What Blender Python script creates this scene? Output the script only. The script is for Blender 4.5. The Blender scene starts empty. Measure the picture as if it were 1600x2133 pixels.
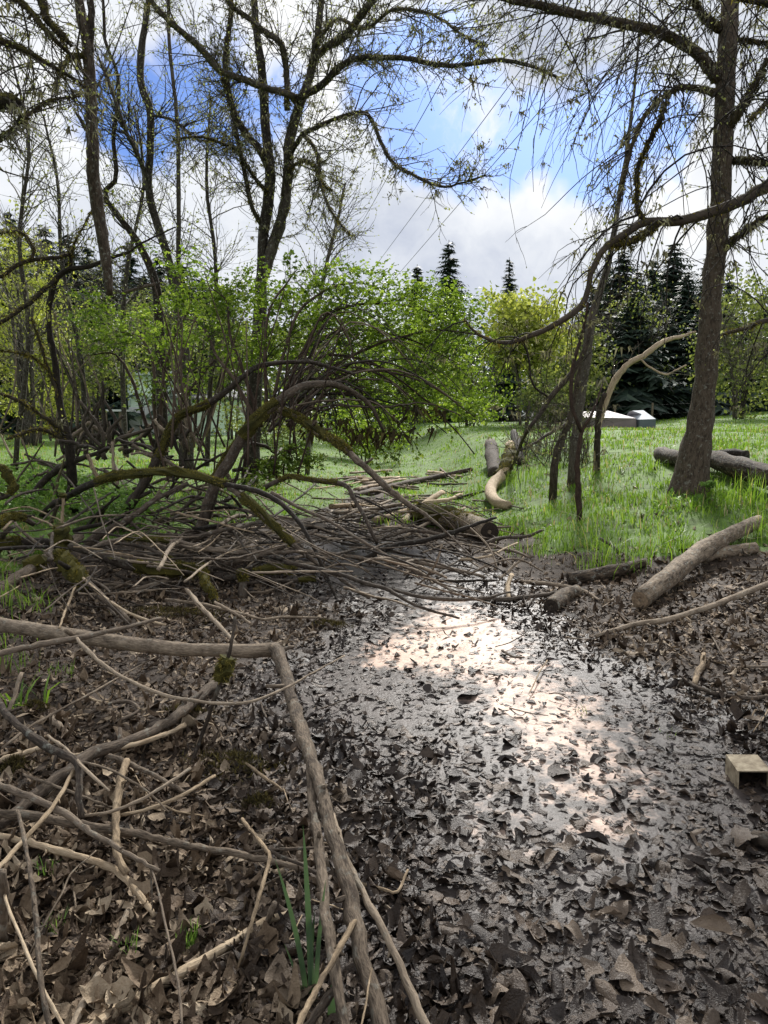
import bpy, math, random
import numpy as np

# ------------------------------------------------------------------ camera, sky, sun
SC = bpy.context.scene
COL = SC.collection
R = math.radians
rng = np.random.default_rng(11)
random.seed(11)
F, CX, CY, CAMZ, PITCH = 1600.0, 800.0, 1066.5, 1.5, R(7.0)
cam = bpy.data.cameras.new("camera")
cam.sensor_fit = 'HORIZONTAL'; cam.sensor_width = 36.0; cam.lens = 36.0
cam.clip_start = 0.05; cam.clip_end = 2000
camo = bpy.data.objects.new("camera", cam); COL.objects.link(camo)
camo.location = (0, 0, CAMZ); camo.rotation_euler = (R(90) - PITCH, 0, 0)
SC.camera = camo
SUN_AZ, SUN_EL = R(13), R(36)            # azimuth from straight ahead (+Y) towards the right (+X)
SUN_STRENGTH, SKY_STRENGTH, CLOUD_STRENGTH = 5.0, 0.080, 0.79
vs = SC.view_settings
vs.view_transform = 'Standard'; vs.look = 'None'; vs.gamma = 1.0; vs.exposure = 0.48; vs.use_curve_mapping = False
SC.cycles.use_denoising = True
SC.cycles.max_bounces = 6; SC.cycles.diffuse_bounces = 3; SC.cycles.glossy_bounces = 2
SC.cycles.transmission_bounces = 3; SC.cycles.transparent_max_bounces = 4
SC.cycles.caustics_reflective = False; SC.cycles.caustics_refractive = False


def pixray(px, py):
    x = (px - CX) / F; y = (CY - py) / F
    return np.array([x, math.cos(PITCH) + y * math.sin(PITCH), -math.sin(PITCH) + y * math.cos(PITCH)])


def sun_dir():
    return np.array([math.sin(SUN_AZ) * math.cos(SUN_EL), math.cos(SUN_AZ) * math.cos(SUN_EL), math.sin(SUN_EL)])


sl = bpy.data.lights.new("sun", 'SUN'); sl.energy = SUN_STRENGTH; sl.angle = R(9); sl.color = (1.0, 0.965, 0.91)
so = bpy.data.objects.new("sun", sl); COL.objects.link(so)
so.rotation_euler = (math.pi / 2 - SUN_EL, 0, math.pi - SUN_AZ)
so.location = (0, 0, 30)


class NT:
    """small helper to write node trees"""
    def __init__(self, tree):
        self.t = tree; self.n = tree.nodes; self.n.clear()

    def add(self, typ, **kw):
        nd = self.n.new(typ)
        for k, v in kw.items():
            if k.startswith('i_'):
                key = k[2:]
                key = int(key) if key.isdigit() else key.replace('_', ' ')
                nd.inputs[key].default_value = v
            else:
                setattr(nd, k, v)
        return nd

    def link(self, a, b):
        self.t.links.new(a, b)

    def val(self, x, socket):
        if hasattr(x, 'is_output') or isinstance(x, bpy.types.NodeSocket):
            self.link(x, socket)
        else:
            socket.default_value = x

    def math(self, op, a, b=0.0, c=None, clamp=False):
        nd = self.n.new('ShaderNodeMath'); nd.operation = op; nd.use_clamp = clamp
        self.val(a, nd.inputs[0]); self.val(b, nd.inputs[1])
        if c is not None: self.val(c, nd.inputs[2])
        return nd.outputs[0]

    def vmath(self, op, a, b=(0, 0, 0), out=0):
        nd = self.n.new('ShaderNodeVectorMath'); nd.operation = op
        self.val(a, nd.inputs[0])
        if op == 'SCALE': self.val(b, nd.inputs['Scale'])
        else: self.val(b, nd.inputs[1])
        return nd.outputs[out]

    def noise(self, vec, scale, detail=4.0, rough=0.55, out='Fac', dist=0.0):
        nd = self.n.new('ShaderNodeTexNoise')
        if vec is not None: self.link(vec, nd.inputs['Vector'])
        nd.inputs['Scale'].default_value = scale; nd.inputs['Detail'].default_value = detail
        nd.inputs['Roughness'].default_value = rough; nd.inputs['Distortion'].default_value = dist
        return nd.outputs[out]

    def ramp(self, fac, stops, interp='LINEAR'):
        nd = self.n.new('ShaderNodeValToRGB'); nd.color_ramp.interpolation = interp
        cr = nd.color_ramp
        while len(cr.elements) < len(stops): cr.elements.new(0.5)
        for e, (p, c) in zip(cr.elements, stops):
            e.position = p; e.color = (c[0], c[1], c[2], 1)
        self.link(fac, nd.inputs[0])
        return nd.outputs[0]

    def mix(self, fac, a, b, blend='MIX'):
        nd = self.n.new('ShaderNodeMix'); nd.data_type = 'RGBA'; nd.blend_type = blend
        self.val(fac, nd.inputs[0])
        self.val(a if not isinstance(a, tuple) else (*a, 1), nd.inputs[6])
        self.val(b if not isinstance(b, tuple) else (*b, 1), nd.inputs[7])
        return nd.outputs[2]

    def smooth(self, x, lo, hi):
        nd = self.n.new('ShaderNodeMapRange'); nd.interpolation_type = 'SMOOTHSTEP'
        self.val(x, nd.inputs[0]); nd.inputs[1].default_value = lo; nd.inputs[2].default_value = hi
        return nd.outputs[0]

    def attr(self, name, out='Fac'):
        nd = self.n.new('ShaderNodeAttribute'); nd.attribute_name = name
        return nd.outputs[out]


def build_world():
    w = bpy.data.worlds.new("World"); SC.world = w; w.use_nodes = True
    t = NT(w.node_tree)
    out = t.add('ShaderNodeOutputWorld')
    sky = t.add('ShaderNodeTexSky', sky_type='NISHITA', sun_disc=False)
    sky.sun_elevation = SUN_EL; sky.sun_rotation = SUN_AZ; sky.air_density = 1.0; sky.dust_density = 1.2; sky.ozone_density = 1.5
    bsky = t.add('ShaderNodeBackground'); bsky.inputs[1].default_value = SKY_STRENGTH
    t.link(t.mix(1.0, sky.outputs[0], (0.40, 0.59, 1.04), 'MULTIPLY'), bsky.inputs[0])
    tc = t.add('ShaderNodeTexCoord').outputs['Generated']
    # cloud deck: sheets seen in perspective
    sep = t.add('ShaderNodeSeparateXYZ'); t.link(tc, sep.inputs[0])
    den = t.math('ADD', t.math('MAXIMUM', sep.outputs[2], 0.0), 0.35)
    comb = t.add('ShaderNodeCombineXYZ')
    t.link(t.math('DIVIDE', sep.outputs[0], den), comb.inputs[0])
    t.link(t.math('DIVIDE', sep.outputs[1], den), comb.inputs[1])
    t.link(t.math('MULTIPLY', sep.outputs[2], 1.3), comb.inputs[2])
    deck = comb.outputs[0]
    warp = t.noise(tc, 7.0, 4, 0.62, 'Color')
    wv = t.vmath('SCALE', t.vmath('SUBTRACT', warp, (0.5, 0.5, 0.5)), 0.15)
    dirw = t.vmath('ADD', tc, wv)
    # breaks in the cloud where blue shows: (pixel x, y, radius)
    holes = [(430, 215, .10), (300, 235, .085), (560, 175, .05), (880, 215, .095), (985, 285, .085), (1110, 300, .075), (1240, 300, .085), (1350, 310, .06)]
    m = None
    for px, py, r in holes:
        d = pixray(px, py); d = d / np.linalg.norm(d)
        dist = t.vmath('DISTANCE', dirw, tuple(d), out=1)
        v = t.math('SUBTRACT', 1.0, t.math('DIVIDE', dist, r))
        m = v if m is None else t.math('MAXIMUM', m, v)
    # away from these the broken deck goes on by itself
    far = t.math('SUBTRACT', t.math('MULTIPLY', t.noise(deck, 1.6, 3, 0.55), 3.2), 2.05)
    fd = pixray(800, 500); fd /= np.linalg.norm(fd)
    away = t.smooth(t.vmath('DISTANCE', tc, tuple(fd), out=1), 0.62, 0.95)
    far = t.math('SUBTRACT', t.math('MULTIPLY', t.math('ADD', far, 1.0), away), 1.0)
    m = t.math('MAXIMUM', m, far)
    blue = t.smooth(m, 0.0, 0.42)
    # cloud brightness: billows, grey undersides
    bil = t.noise(dirw, 6.5, 6, 0.62)
    big = t.noise(deck, 2.2, 2, 0.5)
    blue = t.math('MULTIPLY', blue, t.smooth(bil, 0.74, 0.50))
    sh = t.math('ADD', t.math('MULTIPLY', bil, 0.75), t.math('MULTIPLY', big, 0.55))
    def blob(px, py, r):
        d = pixray(px, py); d = d / np.linalg.norm(d)
        return t.smooth(t.vmath('DISTANCE', dirw, tuple(d), out=1), r, 0.0)
    brights = [(1040, 400, .20), (480, 345, .22), (100, 300, .24), (1290, 385, .14), (720, 60, .22)]
    greys = [(740, 510, .17), (1060, 580, .20), (120, 500, .18), (420, 560, .18), (1120, 60, .15)]
    for b in brights: sh = t.math('ADD', sh, t.math('MULTIPLY', blob(*b), 0.22))
    for g in greys: sh = t.math('SUBTRACT', sh, t.math('MULTIPLY', blob(*g), 0.19))
    ccol = t.ramp(sh, [(0.22, (0.40, 0.45, 0.57)), (0.46, (0.56, 0.605, 0.71)), (0.68, (0.80, 0.83, 0.88)), (0.92, (0.97, 0.975, 0.98))])
    bcl = t.add('ShaderNodeBackground'); bcl.inputs[1].default_value = CLOUD_STRENGTH
    t.link(ccol, bcl.inputs[0])
    mx = t.add('ShaderNodeMixShader')
    t.link(blue, mx.inputs[0]); t.link(bcl.outputs[0], mx.inputs[1]); t.link(bsky.outputs[0], mx.inputs[2])
    t.link(mx.outputs[0], out.inputs[0])
    w.cycles.sampling_method = 'MANUAL'; w.cycles.sample_map_resolution = 512


build_world()

# ------------------------------------------------------------------ terrain
_lat = np.random.default_rng(5).random((256, 256))


def vnoise(x, y, s):
    x = np.asarray(x, float) * s + 1000.3; y = np.asarray(y, float) * s + 1000.7
    xi = np.floor(x).astype(int); yi = np.floor(y).astype(int)
    fx = x - xi; fy = y - yi
    fx = fx * fx * (3 - 2 * fx); fy = fy * fy * (3 - 2 * fy)
    a = _lat[xi & 255, yi & 255]; b = _lat[(xi + 1) & 255, yi & 255]
    c = _lat[xi & 255, (yi + 1) & 255]; d = _lat[(xi + 1) & 255, (yi + 1) & 255]
    return (a * (1 - fx) + b * fx) * (1 - fy) + (c * (1 - fx) + d * fx) * fy - 0.5


def sst(x, a, b):
    t = np.clip((np.asarray(x, float) - a) / (b - a), 0, 1)
    return t * t * (3 - 2 * t)


WY = [1.0, 1.9, 2.2, 2.75, 3.4, 4.0, 4.6, 5.5, 6.6, 8.5, 10.5, 13.3, 16, 22]
WL = [.25, .10, .02, .02, -.10, -.34, -.40, .05, -.62, -.8, -.35, -.2, -.2, -.2]
WR = [1.1, 1.30, 1.35, 1.50, 1.55, 1.50, 1.12, .85, .88, .2, -.2, -.2, -.2, -.2]
GY = [0, 5.5, 6.7, 7.3, 8.5, 11, 14, 20, 30]
GR = [7, 6.5, 4.6, 1.95, 1.45, .5, .0, -.6, -1]
GL = [-3.4, -2.75, -3.0, -3.4, -2.8, -1.0, -.3, .2, .2]


def wet_dist(x, y):
    """signed metres outside the water's edge"""
    l = np.interp(y, WY, WL); r = np.interp(y, WY, WR)
    return np.maximum(l - x, x - r)


def grass_mask(x, y):
    n = vnoise(x, y, 1.3) * .7 + vnoise(x, y, 4.1) * .35
    a = (x - np.interp(y, GY, GR)) + n
    b = (np.interp(y, GY, GL) - x) + n
    # ragged edge in front of the right bank
    a = np.minimum(a, (y - (6.85 + .28 * np.clip(x - 1.8, 0, 3))) * 1.2 + n + .15)
    return sst(np.maximum(a, b), -.05, .45)


def base_height(x, y):
    x = np.asarray(x, float); y = np.asarray(y, float)
    a, b = x - 1.40, y - 6.75
    d = -np.log(np.exp(-a * 2.2) + np.exp(-b * 2.2)) / 2.2 if False else np.minimum(a, b) - .25 * np.exp(-np.abs(a - b) / .5)
    d = np.clip(d, 0, None)
    rise = .235 * d + .035 * np.clip(y - 9.5, 0, 30) * sst(d, 0, 2)
    cap = 1.02 + .055 * np.clip(x - 10, 0, 40) + .002 * np.clip(y - 30, 0, 100)
    k = .25
    rise = np.where(d > 0, -k * np.log(np.exp(-rise / k) + np.exp(-cap / k)), 0)
    rise = np.where(rise < 0, 0, rise)
    left = np.clip(np.interp(y, GY, GL) + .25 - x, 0, None)
    lz = .55 * (1 - np.exp(-left * .28))
    far = .42 * sst(y, 17, 38) * np.clip(1 - rise, 0, 1)
    mudr = .05 * np.clip(x - 1.7, 0, 6) * sst(y, 8.0, 6.3)
    return rise + np.maximum(lz, far) + mudr + .07 * sst(wet_dist(x, y), .2, 2.5)


def height(x, y):
    h = base_height(x, y)
    w = wet_dist(x, y) + vnoise(x, y, 2.2) * .5
    h = h - .028 * sst(w, .25, -.35) + .018 * sst(w, .0, .5)
    near = sst(y, 30, 8)
    h = h + (vnoise(x, y, 3.1) * .035 + vnoise(x, y, 9.0) * .022 + vnoise(x, y, 21.0) * .012) * near
    h = h + vnoise(x, y, .45) * .12 * sst(np.abs(x) + y, 9, 16) * sst(grass_mask(x, y), 0, 1)
    return h


def Dp(px, py, y):
    r = pixray(px, py)
    return np.array([0, 0, CAMZ]) + r * (y / r[1])


_ys = np.geomspace(.9, 140, 700)


def Gp(px, py, h=0.0):
    r = pixray(px, py)
    X = r[0] / r[1] * _ys; Z = CAMZ + r[2] / r[1] * _ys
    f = Z - base_height(X, _ys) - h
    i = int(np.argmax(f < 0))
    if i == 0:
        return Dp(px, py, 40.0)
    a, b = f[i - 1], f[i]
    y = _ys[i - 1] + (_ys[i] - _ys[i - 1]) * a / (a - b)
    return np.array([r[0] / r[1] * y, y, CAMZ + r[2] / r[1] * y])


def P3(p):
    """(pixel x, pixel y, v): v below 1.5 is metres above the ground, else the distance ahead"""
    v = p[2] if len(p) > 2 else 0.03
    return Gp(p[0], p[1], v) if v < 1.5 else Dp(p[0], p[1], v)


# ------------------------------------------------------------------ mesh helpers
def unit(v):
    return v / np.maximum(np.linalg.norm(v, axis=-1, keepdims=True), 1e-9)


def mk_mesh(name, V, polys, mats, attrs=None, smooth=True):
    me = bpy.data.meshes.new(name)
    V = np.asarray(V, np.float32).reshape(-1, 3)
    polys = [np.asarray(p, np.int32) for p in polys if len(p)]
    tot = np.concatenate([np.full(len(p), p.shape[1], np.int32) for p in polys])
    idx = np.concatenate([p.ravel() for p in polys])
    me.vertices.add(len(V)); me.vertices.foreach_set('co', V.ravel())
    me.loops.add(len(idx)); me.loops.foreach_set('vertex_index', idx)
    me.polygons.add(len(tot))
    st = np.concatenate([[0], np.cumsum(tot)[:-1]]).astype(np.int32)
    me.polygons.foreach_set('loop_start', st); me.polygons.foreach_set('loop_total', tot)
    me.polygons.foreach_set('use_smooth', np.full(len(tot), smooth, bool))
    me.update(calc_edges=True)
    for k, a in (attrs or {}).items():
        a = np.asarray(a, np.float32)
        if a.ndim == 1:
            at = me.attributes.new(k, 'FLOAT', 'POINT'); at.data.foreach_set('value', a)
        else:
            at = me.attributes.new(k, 'FLOAT_VECTOR', 'POINT'); at.data.foreach_set('vector', a.ravel())
    for m in (mats if isinstance(mats, (list, tuple)) else [mats]):
        me.materials.append(m)
    return me


def mk_obj(name, me, parent=None, loc=None, stuff=False):
    o = bpy.data.objects.new(name, me); COL.objects.link(o)
    if loc is not None: o.location = loc
    if parent is not None: o.parent = parent
    if stuff: o['kind'] = 'stuff'
    return o


def tag(o, label=None, cat=None, group=None, kind=None):
    if label: o['label'] = label
    if cat: o['category'] = cat
    if group: o['group'] = group
    if kind: o['kind'] = kind
    return o


def empty(name, label, cat, loc, group=None):
    o = bpy.data.objects.new(name, None); COL.objects.link(o)
    o.location = tuple(float(c) for c in loc); o.empty_display_size = .1
    return tag(o, label, cat, group)


def catmull(P, n):
    P = np.asarray(P, float)
    if len(P) == 2:
        t = np.linspace(0, 1, n)[:, None]
        return P[0] * (1 - t) + P[1] * t
    Q = np.vstack([2 * P[0] - P[1], P, 2 * P[-1] - P[-2]])
    seg = np.linalg.norm(np.diff(P, axis=0), axis=1); cum = np.concatenate([[0], np.cumsum(seg)])
    s = np.linspace(0, cum[-1], n)
    i = np.clip(np.searchsorted(cum, s, side='right') - 1, 0, len(P) - 2)
    t = ((s - cum[i]) / np.maximum(seg[i], 1e-9))[:, None]
    a, b, c, d = Q[i], Q[i + 1], Q[i + 2], Q[i + 3]
    return .5 * (2 * b + (c - a) * t + (2 * a - 5 * b + 4 * c - d) * t * t + (3 * b - a - 3 * c + d) * t ** 3)


class Tubes:
    """collects tubes; build() joins them to one mesh"""
    def __init__(self): self.g = {}; self.n = 0

    def add(self, P, rad, k=5, moss=0.0):
        P = np.asarray(P, float); n = len(P)
        rad = np.interp(np.linspace(0, 1, n), np.linspace(0, 1, len(rad)), rad)
        mo = np.interp(np.linspace(0, 1, n), np.linspace(0, 1, len(moss)), moss) if np.ndim(moss) else np.full(n, moss)
        self.g.setdefault((n, k), []).append((P, rad, mo)); self.n += 1

    def arrays(self, jit=0.0):
        Vs, quads, others, tuv, mo, off = [], [], [], [], [], 0
        for (n, k), items in self.g.items():
            P = np.stack([i[0] for i in items]); Rr = np.stack([i[1] for i in items]); M = np.stack([i[2] for i in items])
            N = len(items)
            T = np.gradient(P, axis=1); T = unit(T)
            C = np.einsum('nij,nik->njk', T, T)
            _, ev = np.linalg.eigh(C + np.diag([1e-6, 2e-6, 3e-6]))
            ref = ev[:, :, 0][:, None, :]
            A = unit(ref - (ref * T).sum(-1, keepdims=True) * T); B = np.cross(T, A)
            th = np.arange(k) / k * 2 * math.pi
            c, s = np.cos(th), np.sin(th)
            rr = Rr[:, :, None] * (1 + (rng.normal(0, jit, (N, n, k)) if jit else 0))
            V = P[:, :, None, :] + rr[..., None] * (A[:, :, None, :] * c[None, None, :, None] + B[:, :, None, :] * s[None, None, :, None])
            L = np.concatenate([np.zeros((N, 1)), np.cumsum(np.linalg.norm(np.diff(P, axis=1), axis=2), axis=1)], axis=1)
            L = L + rng.random((N, 1)) * 40
            ang = rng.random((N, 1)) * 9
            uv = np.stack([Rr[:, :, None] * c + ang[:, :, None], Rr[:, :, None] * s, np.broadcast_to(L[:, :, None], (N, n, k))], -1)
            Vs.append(V.reshape(-1, 3)); tuv.append(uv.reshape(-1, 3)); mo.append(np.repeat(M.ravel(), k))
            base = off + np.arange(N)[:, None, None] * n * k + np.arange(n - 1)[None, :, None] * k
            j = np.arange(k)[None, None, :]; j2 = (j + 1) % k
            q = np.stack([base + j, base + j2, base + k + j2, base + k + j], -1).reshape(-1, 4)
            quads.append(q)
            st = off + np.arange(N)[:, None] * n * k
            others.append((k, st + np.arange(k)[::-1][None, :])); others.append((k, st + (n - 1) * k + np.arange(k)[None, :]))
            off += N * n * k
        return np.concatenate(Vs), quads + [o[1] for o in others], np.concatenate(tuv), np.concatenate(mo)

    def build(self, name, mat, parent=None, jit=0.0):
        if not self.n: return None
        V, polys, tuv, mo = self.arrays(jit)
        loc = np.zeros(3)
        if parent is not None: V = V - np.array(world_loc(parent))
        me = mk_mesh(name, V, polys, mat, {'tuv': tuv, 'moss': mo})
        o = mk_obj(name, me, parent)
        if self.n > 3: o['kind'] = 'stuff'
        return o


def world_loc(o):
    l = np.array(o.location)
    while o.parent is not None:
        o = o.parent; l = l + np.array(o.location)
    return l


class Leaves:
    """collects folded leaf blades: centre, axis, size"""
    def __init__(self): self.c = []; self.a = []; self.s = []

    def add(self, c, a, s): self.c.append(c); self.a.append(a); self.s.append(s)

    def build(self, name, mat, parent=None, lobes=1, width=.34):
        if not self.c: return None
        C = np.array(self.c, float); A = unit(np.array(self.a, float)); S = np.array(self.s, float)[:, None]
        return leaf_mesh(name, mat, parent, C, A, S, lobes, width)


def leaf_mesh(name, mat, parent, C, A, S, lobes=1, width=.34, flat=.55):
    N = len(C)
    up = unit(rng.normal(0, 1, (N, 3)) * (1 - flat) + np.array([0, 0, 1.0]) * flat)
    side = unit(np.cross(A, up)); nrm = np.cross(side, A)
    Vs, Fs = [], []
    spread = [0.0] if lobes == 1 else [-.95, 0.0, .95]
    for li, an in enumerate(spread):
        a = A * math.cos(an) + side * math.sin(an); s = side * math.cos(an) - A * math.sin(an)
        l = S * (1.0 if an == 0 else .8)
        fold = S * rng.uniform(.05, .3, (N, 1))
        v = np.stack([C, C + a * l * .5 + s * l * width + nrm * fold * .5, C + a * l - nrm * fold, C + a * l * .5 - s * l * width + nrm * fold * .5], 1)
        o = li * N * 4 + np.arange(N)[:, None] * 4
        Vs.append(v.reshape(-1, 3)); Fs.append(o + np.array([[0, 1, 2]])); Fs.append(o + np.array([[0, 2, 3]]))
    V = np.concatenate(Vs)
    if parent is not None: V = V - world_loc(parent)
    rnd = np.tile(np.repeat(rng.random(N), 4), lobes if lobes > 1 else 1) if lobes == 1 else np.tile(np.repeat(rng.random(N), 4), 3)
    o = mk_obj(name, mk_mesh(name, V, Fs, mat, {'rnd': rnd}, smooth=False), parent); o['kind'] = 'stuff'
    return o


# ------------------------------------------------------------------ materials
def new_mat(name):
    m = bpy.data.materials.new(name); m.use_nodes = True
    t = NT(m.node_tree)
    out = t.add('ShaderNodeOutputMaterial')
    bs = t.add('ShaderNodeBsdfPrincipled')
    t.link(bs.outputs[0], out.inputs[0])
    return m, t, bs, out


def mat_bark(name, dark, mid, light, moss=0.0, rough=.85, fine=160.0, lichen=0.0, cut=None):
    m, t, bs, out = new_mat(name)
    uv = t.attr('tuv', 'Vector')
    mp = t.add('ShaderNodeMapping'); mp.inputs['Scale'].default_value = (1, 1, .22); t.link(uv, mp.inputs[0])
    n1 = t.noise(mp.outputs[0], fine, 5, .65)
    mp2 = t.add('ShaderNodeMapping'); mp2.inputs['Scale'].default_value = (1, 1, .45); t.link(uv, mp2.inputs[0])
    n2 = t.noise(mp2.outputs[0], 22.0, 5, .6)
    oi = t.add('ShaderNodeObjectInfo').outputs['Random']
    f = t.math('ADD', t.math('MULTIPLY', n1, .6), t.math('MULTIPLY', n2, .55))
    f = t.math('ADD', f, t.math('MULTIPLY', t.math('SUBTRACT', oi, .5), .26))
    col = t.ramp(f, [(.38, dark), (.55, mid), (.74, light)])
    geo = t.add('ShaderNodeNewGeometry')
    pos = geo.outputs['Position']
    if lichen:
        ln = t.noise(pos, 26.0, 4, .65)
        col = t.mix(t.math('MULTIPLY', t.smooth(ln, .56, .66), lichen), col, (.33, .34, .29))
    nz = t.add('ShaderNodeSeparateXYZ'); t.link(geo.outputs['Normal'], nz.inputs[0])
    mn = t.noise(pos, 17.0, 5, .65)
    am = t.math('ADD', t.attr('moss'), moss)
    mf = t.math('MULTIPLY', am, t.math('ADD', t.math('MULTIPLY', nz.outputs[2], .45), .75))
    mf = t.smooth(t.math('ADD', mf, t.math('MULTIPLY', t.math('SUBTRACT', mn, .5), 1.5)), .45, .7)
    mcol = t.ramp(t.noise(pos, 60.0, 4, .6), [(.3, (.035, .036, .010)), (.52, (.115, .105, .020)), (.75, (.24, .20, .04))])
    col = t.mix(mf, col, mcol)
    t.link(col, bs.inputs['Base Color'])
    bs.inputs['Roughness'].default_value = rough
    bs.inputs['Specular IOR Level'].default_value = .25
    bp = t.add('ShaderNodeBump'); bp.inputs['Strength'].default_value = .8; bp.inputs['Distance'].default_value = .012
    t.link(t.math('ADD', n1, t.math('ADD', n2, t.math('MULTIPLY', t.math('MULTIPLY', mf, t.noise(pos, 140.0, 3, .6)), 1.5))), bp.inputs['Height'])
    t.link(bp.outputs[0], bs.inputs['Normal'])
    return m


def mat_foliage(name, stops, trans=.35, rough=.5, attr=True):
    m, t, bs, out = new_mat(name)
    r = t.attr('rnd') if attr else t.add('ShaderNodeNewGeometry').outputs['Random Per Island']
    col = t.ramp(r, stops)
    t.link(col, bs.inputs['Base Color']); bs.inputs['Roughness'].default_value = rough
    bs.inputs['Specular IOR Level'].default_value = .3
    tr = t.add('ShaderNodeBsdfTranslucent'); t.link(t.mix(1.0, col, (1.35, 1.35, .8), 'MULTIPLY'), tr.inputs[0])
    mx = t.add('ShaderNodeMixShader'); mx.inputs[0].default_value = trans
    t.link(bs.outputs[0], mx.inputs[1]); t.link(tr.outputs[0], mx.inputs[2]); t.link(mx.outputs[0], out.inputs[0])
    return m


def mat_litter(name, obj_random=False):
    """dead leaves: brown, each leaf its own tone; 'wet' darkens and glosses"""
    m, t, bs, out = new_mat(name)
    r = t.add('ShaderNodeObjectInfo').outputs['Random'] if obj_random else t.attr('rnd')
    wet = t.attr('wet')
    geo = t.add('ShaderNodeNewGeometry')
    n = t.noise(geo.outputs['Position'], 55.0, 4, .6)
    f = t.math('ADD', r, t.math('MULTIPLY', t.math('SUBTRACT', n, .5), .55), clamp=True)
    dry = t.ramp(f, [(0.0, (.022, .014, .008)), (.30, (.085, .056, .034)), (.55, (.185, .130, .082)), (.80, (.31, .235, .155)), (1.0, (.44, .355, .25))])
    dk = t.ramp(f, [(0.0, (.014, .009, .007)), (.5, (.046, .031, .021)), (1.0, (.14, .098, .066))])
    t.link(t.mix(wet, dry, dk), bs.inputs['Base Color'])
    t.link(t.math('SUBTRACT', .72, t.math('MULTIPLY', wet, .26)), bs.inputs['Roughness'])
    t.link(t.math('ADD', .25, t.math('MULTIPLY', wet, .16)), bs.inputs['Specular IOR Level'])
    bp = t.add('ShaderNodeBump'); bp.inputs['Strength'].default_value = .7; bp.inputs['Distance'].default_value = .008
    t.link(t.noise(geo.outputs['Position'], 170.0, 3, .6), bp.inputs['Height']); t.link(bp.outputs[0], bs.inputs['Normal'])
    return m


def mat_plain(name, a, b, scale=30.0, rough=.7, spec=.3, bump=.3):
    m, t, bs, out = new_mat(name)
    tc = t.add('ShaderNodeTexCoord').outputs['Object']
    n = t.noise(tc, scale, 5, .6)
    t.link(t.ramp(n, [(.3, a), (.7, b)]), bs.inputs['Base Color'])
    bs.inputs['Roughness'].default_value = rough; bs.inputs['Specular IOR Level'].default_value = spec
    bp = t.add('ShaderNodeBump'); bp.inputs['Strength'].default_value = bump; bp.inputs['Distance'].default_value = .01
    t.link(n, bp.inputs['Height']); t.link(bp.outputs[0], bs.inputs['Normal'])
    return m


M = {}
M['tan'] = mat_bark('weathered_stick_bark', (.055, .040, .028), (.18, .138, .098), (.36, .285, .205), lichen=.25)
M['pale'] = mat_bark('bare_pale_wood', (.13, .095, .06), (.33, .245, .155), (.52, .41, .28), fine=120)
M['brown'] = mat_bark('brown_branch_bark', (.032, .024, .018), (.098, .074, .054), (.22, .172, .126), lichen=.35)
M['dark'] = mat_bark('dark_damp_bark', (.014, .011, .008), (.040, .030, .022), (.105, .082, .061), moss=.06, lichen=.2)
M['rot'] = mat_bark('rotten_log_bark', (.016, .011, .008), (.10, .074, .05), (.30, .235, .165), moss=.08, fine=95, lichen=.55)
M['alder'] = mat_bark('alder_bark', (.014, .010, .007), (.042, .030, .020), (.115, .088, .064), moss=.17, fine=90, lichen=.4)
M['trunk'] = mat_bark('grey_brown_trunk_bark', (.016, .013, .010), (.046, .037, .029), (.115, .098, .08), moss=.10, fine=90, lichen=.4)
M['twig'] = mat_bark('dark_twig_bark', (.012, .009, .007), (.032, .025, .020), (.07, .058, .047), lichen=.25)
M['redtwig'] = mat_bark('red_brown_shoot_bark', (.026, .016, .011), (.064, .041, .029), (.12, .087, .064))
M['greytwig'] = mat_bark('grey_twig_bark', (.06, .052, .044), (.135, .118, .098), (.25, .225, .19))
M['mossy'] = mat_bark('mossy_bark', (.014, .011, .008), (.038, .029, .021), (.09, .071, .053), moss=.26)
M['moss'] = mat_foliage('moss', [(0, (.030, .030, .008)), (.4, (.10, .088, .017)), (.8, (.20, .165, .030)), (1, (.30, .24, .055))], .25, .9)
M['darkmoss'] = mat_foliage('dark_moss', [(0, (.022, .018, .008)), (.5, (.060, .046, .018)), (1, (.12, .10, .03))], .2, .9)
M['lichen'] = mat_foliage('hanging_lichen', [(0, (.06, .055, .035)), (.5, (.16, .15, .10)), (1, (.30, .29, .21))], .25, .9)
M['grass'] = mat_foliage('grass_blades', [(0, (.06, .115, .016)), (.35, (.125, .225, .028)), (.75, (.205, .33, .046)), (.92, (.30, .40, .085)), (1, (.46, .39, .19))], .45, .5)
M['straw'] = mat_foliage('dry_grass', [(0, (.16, .12, .07)), (.5, (.32, .25, .15)), (1, (.5, .42, .28))], .3, .7)
M['herb'] = mat_foliage('broad_herb_leaves', [(0, (.08, .15, .035)), (.5, (.16, .29, .06)), (1, (.28, .42, .11))], .35, .45)
M['leaf'] = mat_foliage('spring_shrub_leaves', [(0, (.060, .105, .014)), (.4, (.13, .205, .024)), (.8, (.21, .31, .042)), (1, (.34, .43, .10))], .46, .45)
M['bud'] = mat_foliage('opening_buds', [(0, (.10, .11, .05)), (.5, (.20, .22, .09)), (1, (.36, .39, .19))], .45, .5)
M['yleaf'] = mat_foliage('yellow_green_leaves', [(0, (.17, .21, .04)), (.5, (.31, .35, .07)), (1, (.46, .48, .15))], .42, .5)
M['gleaf'] = mat_foliage('grey_green_leaves', [(0, (.07, .095, .027)), (.5, (.14, .18, .05)), (1, (.27, .30, .10))], .4, .5)
M['needle'] = mat_foliage('conifer_needles', [(0, (.012, .024, .018)), (.5, (.028, .050, .034)), (1, (.062, .092, .062))], .12, .6)  # lightened and blued: distance haze put into the needle colour
M['iris'] = mat_foliage('iris_blades', [(0, (.045, .085, .045)), (1, (.085, .14, .075))], .3, .4)
M['litter'] = mat_litter('leaf_litter')
M['leafobj'] = mat_litter('single_dead_leaf', True)
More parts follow.
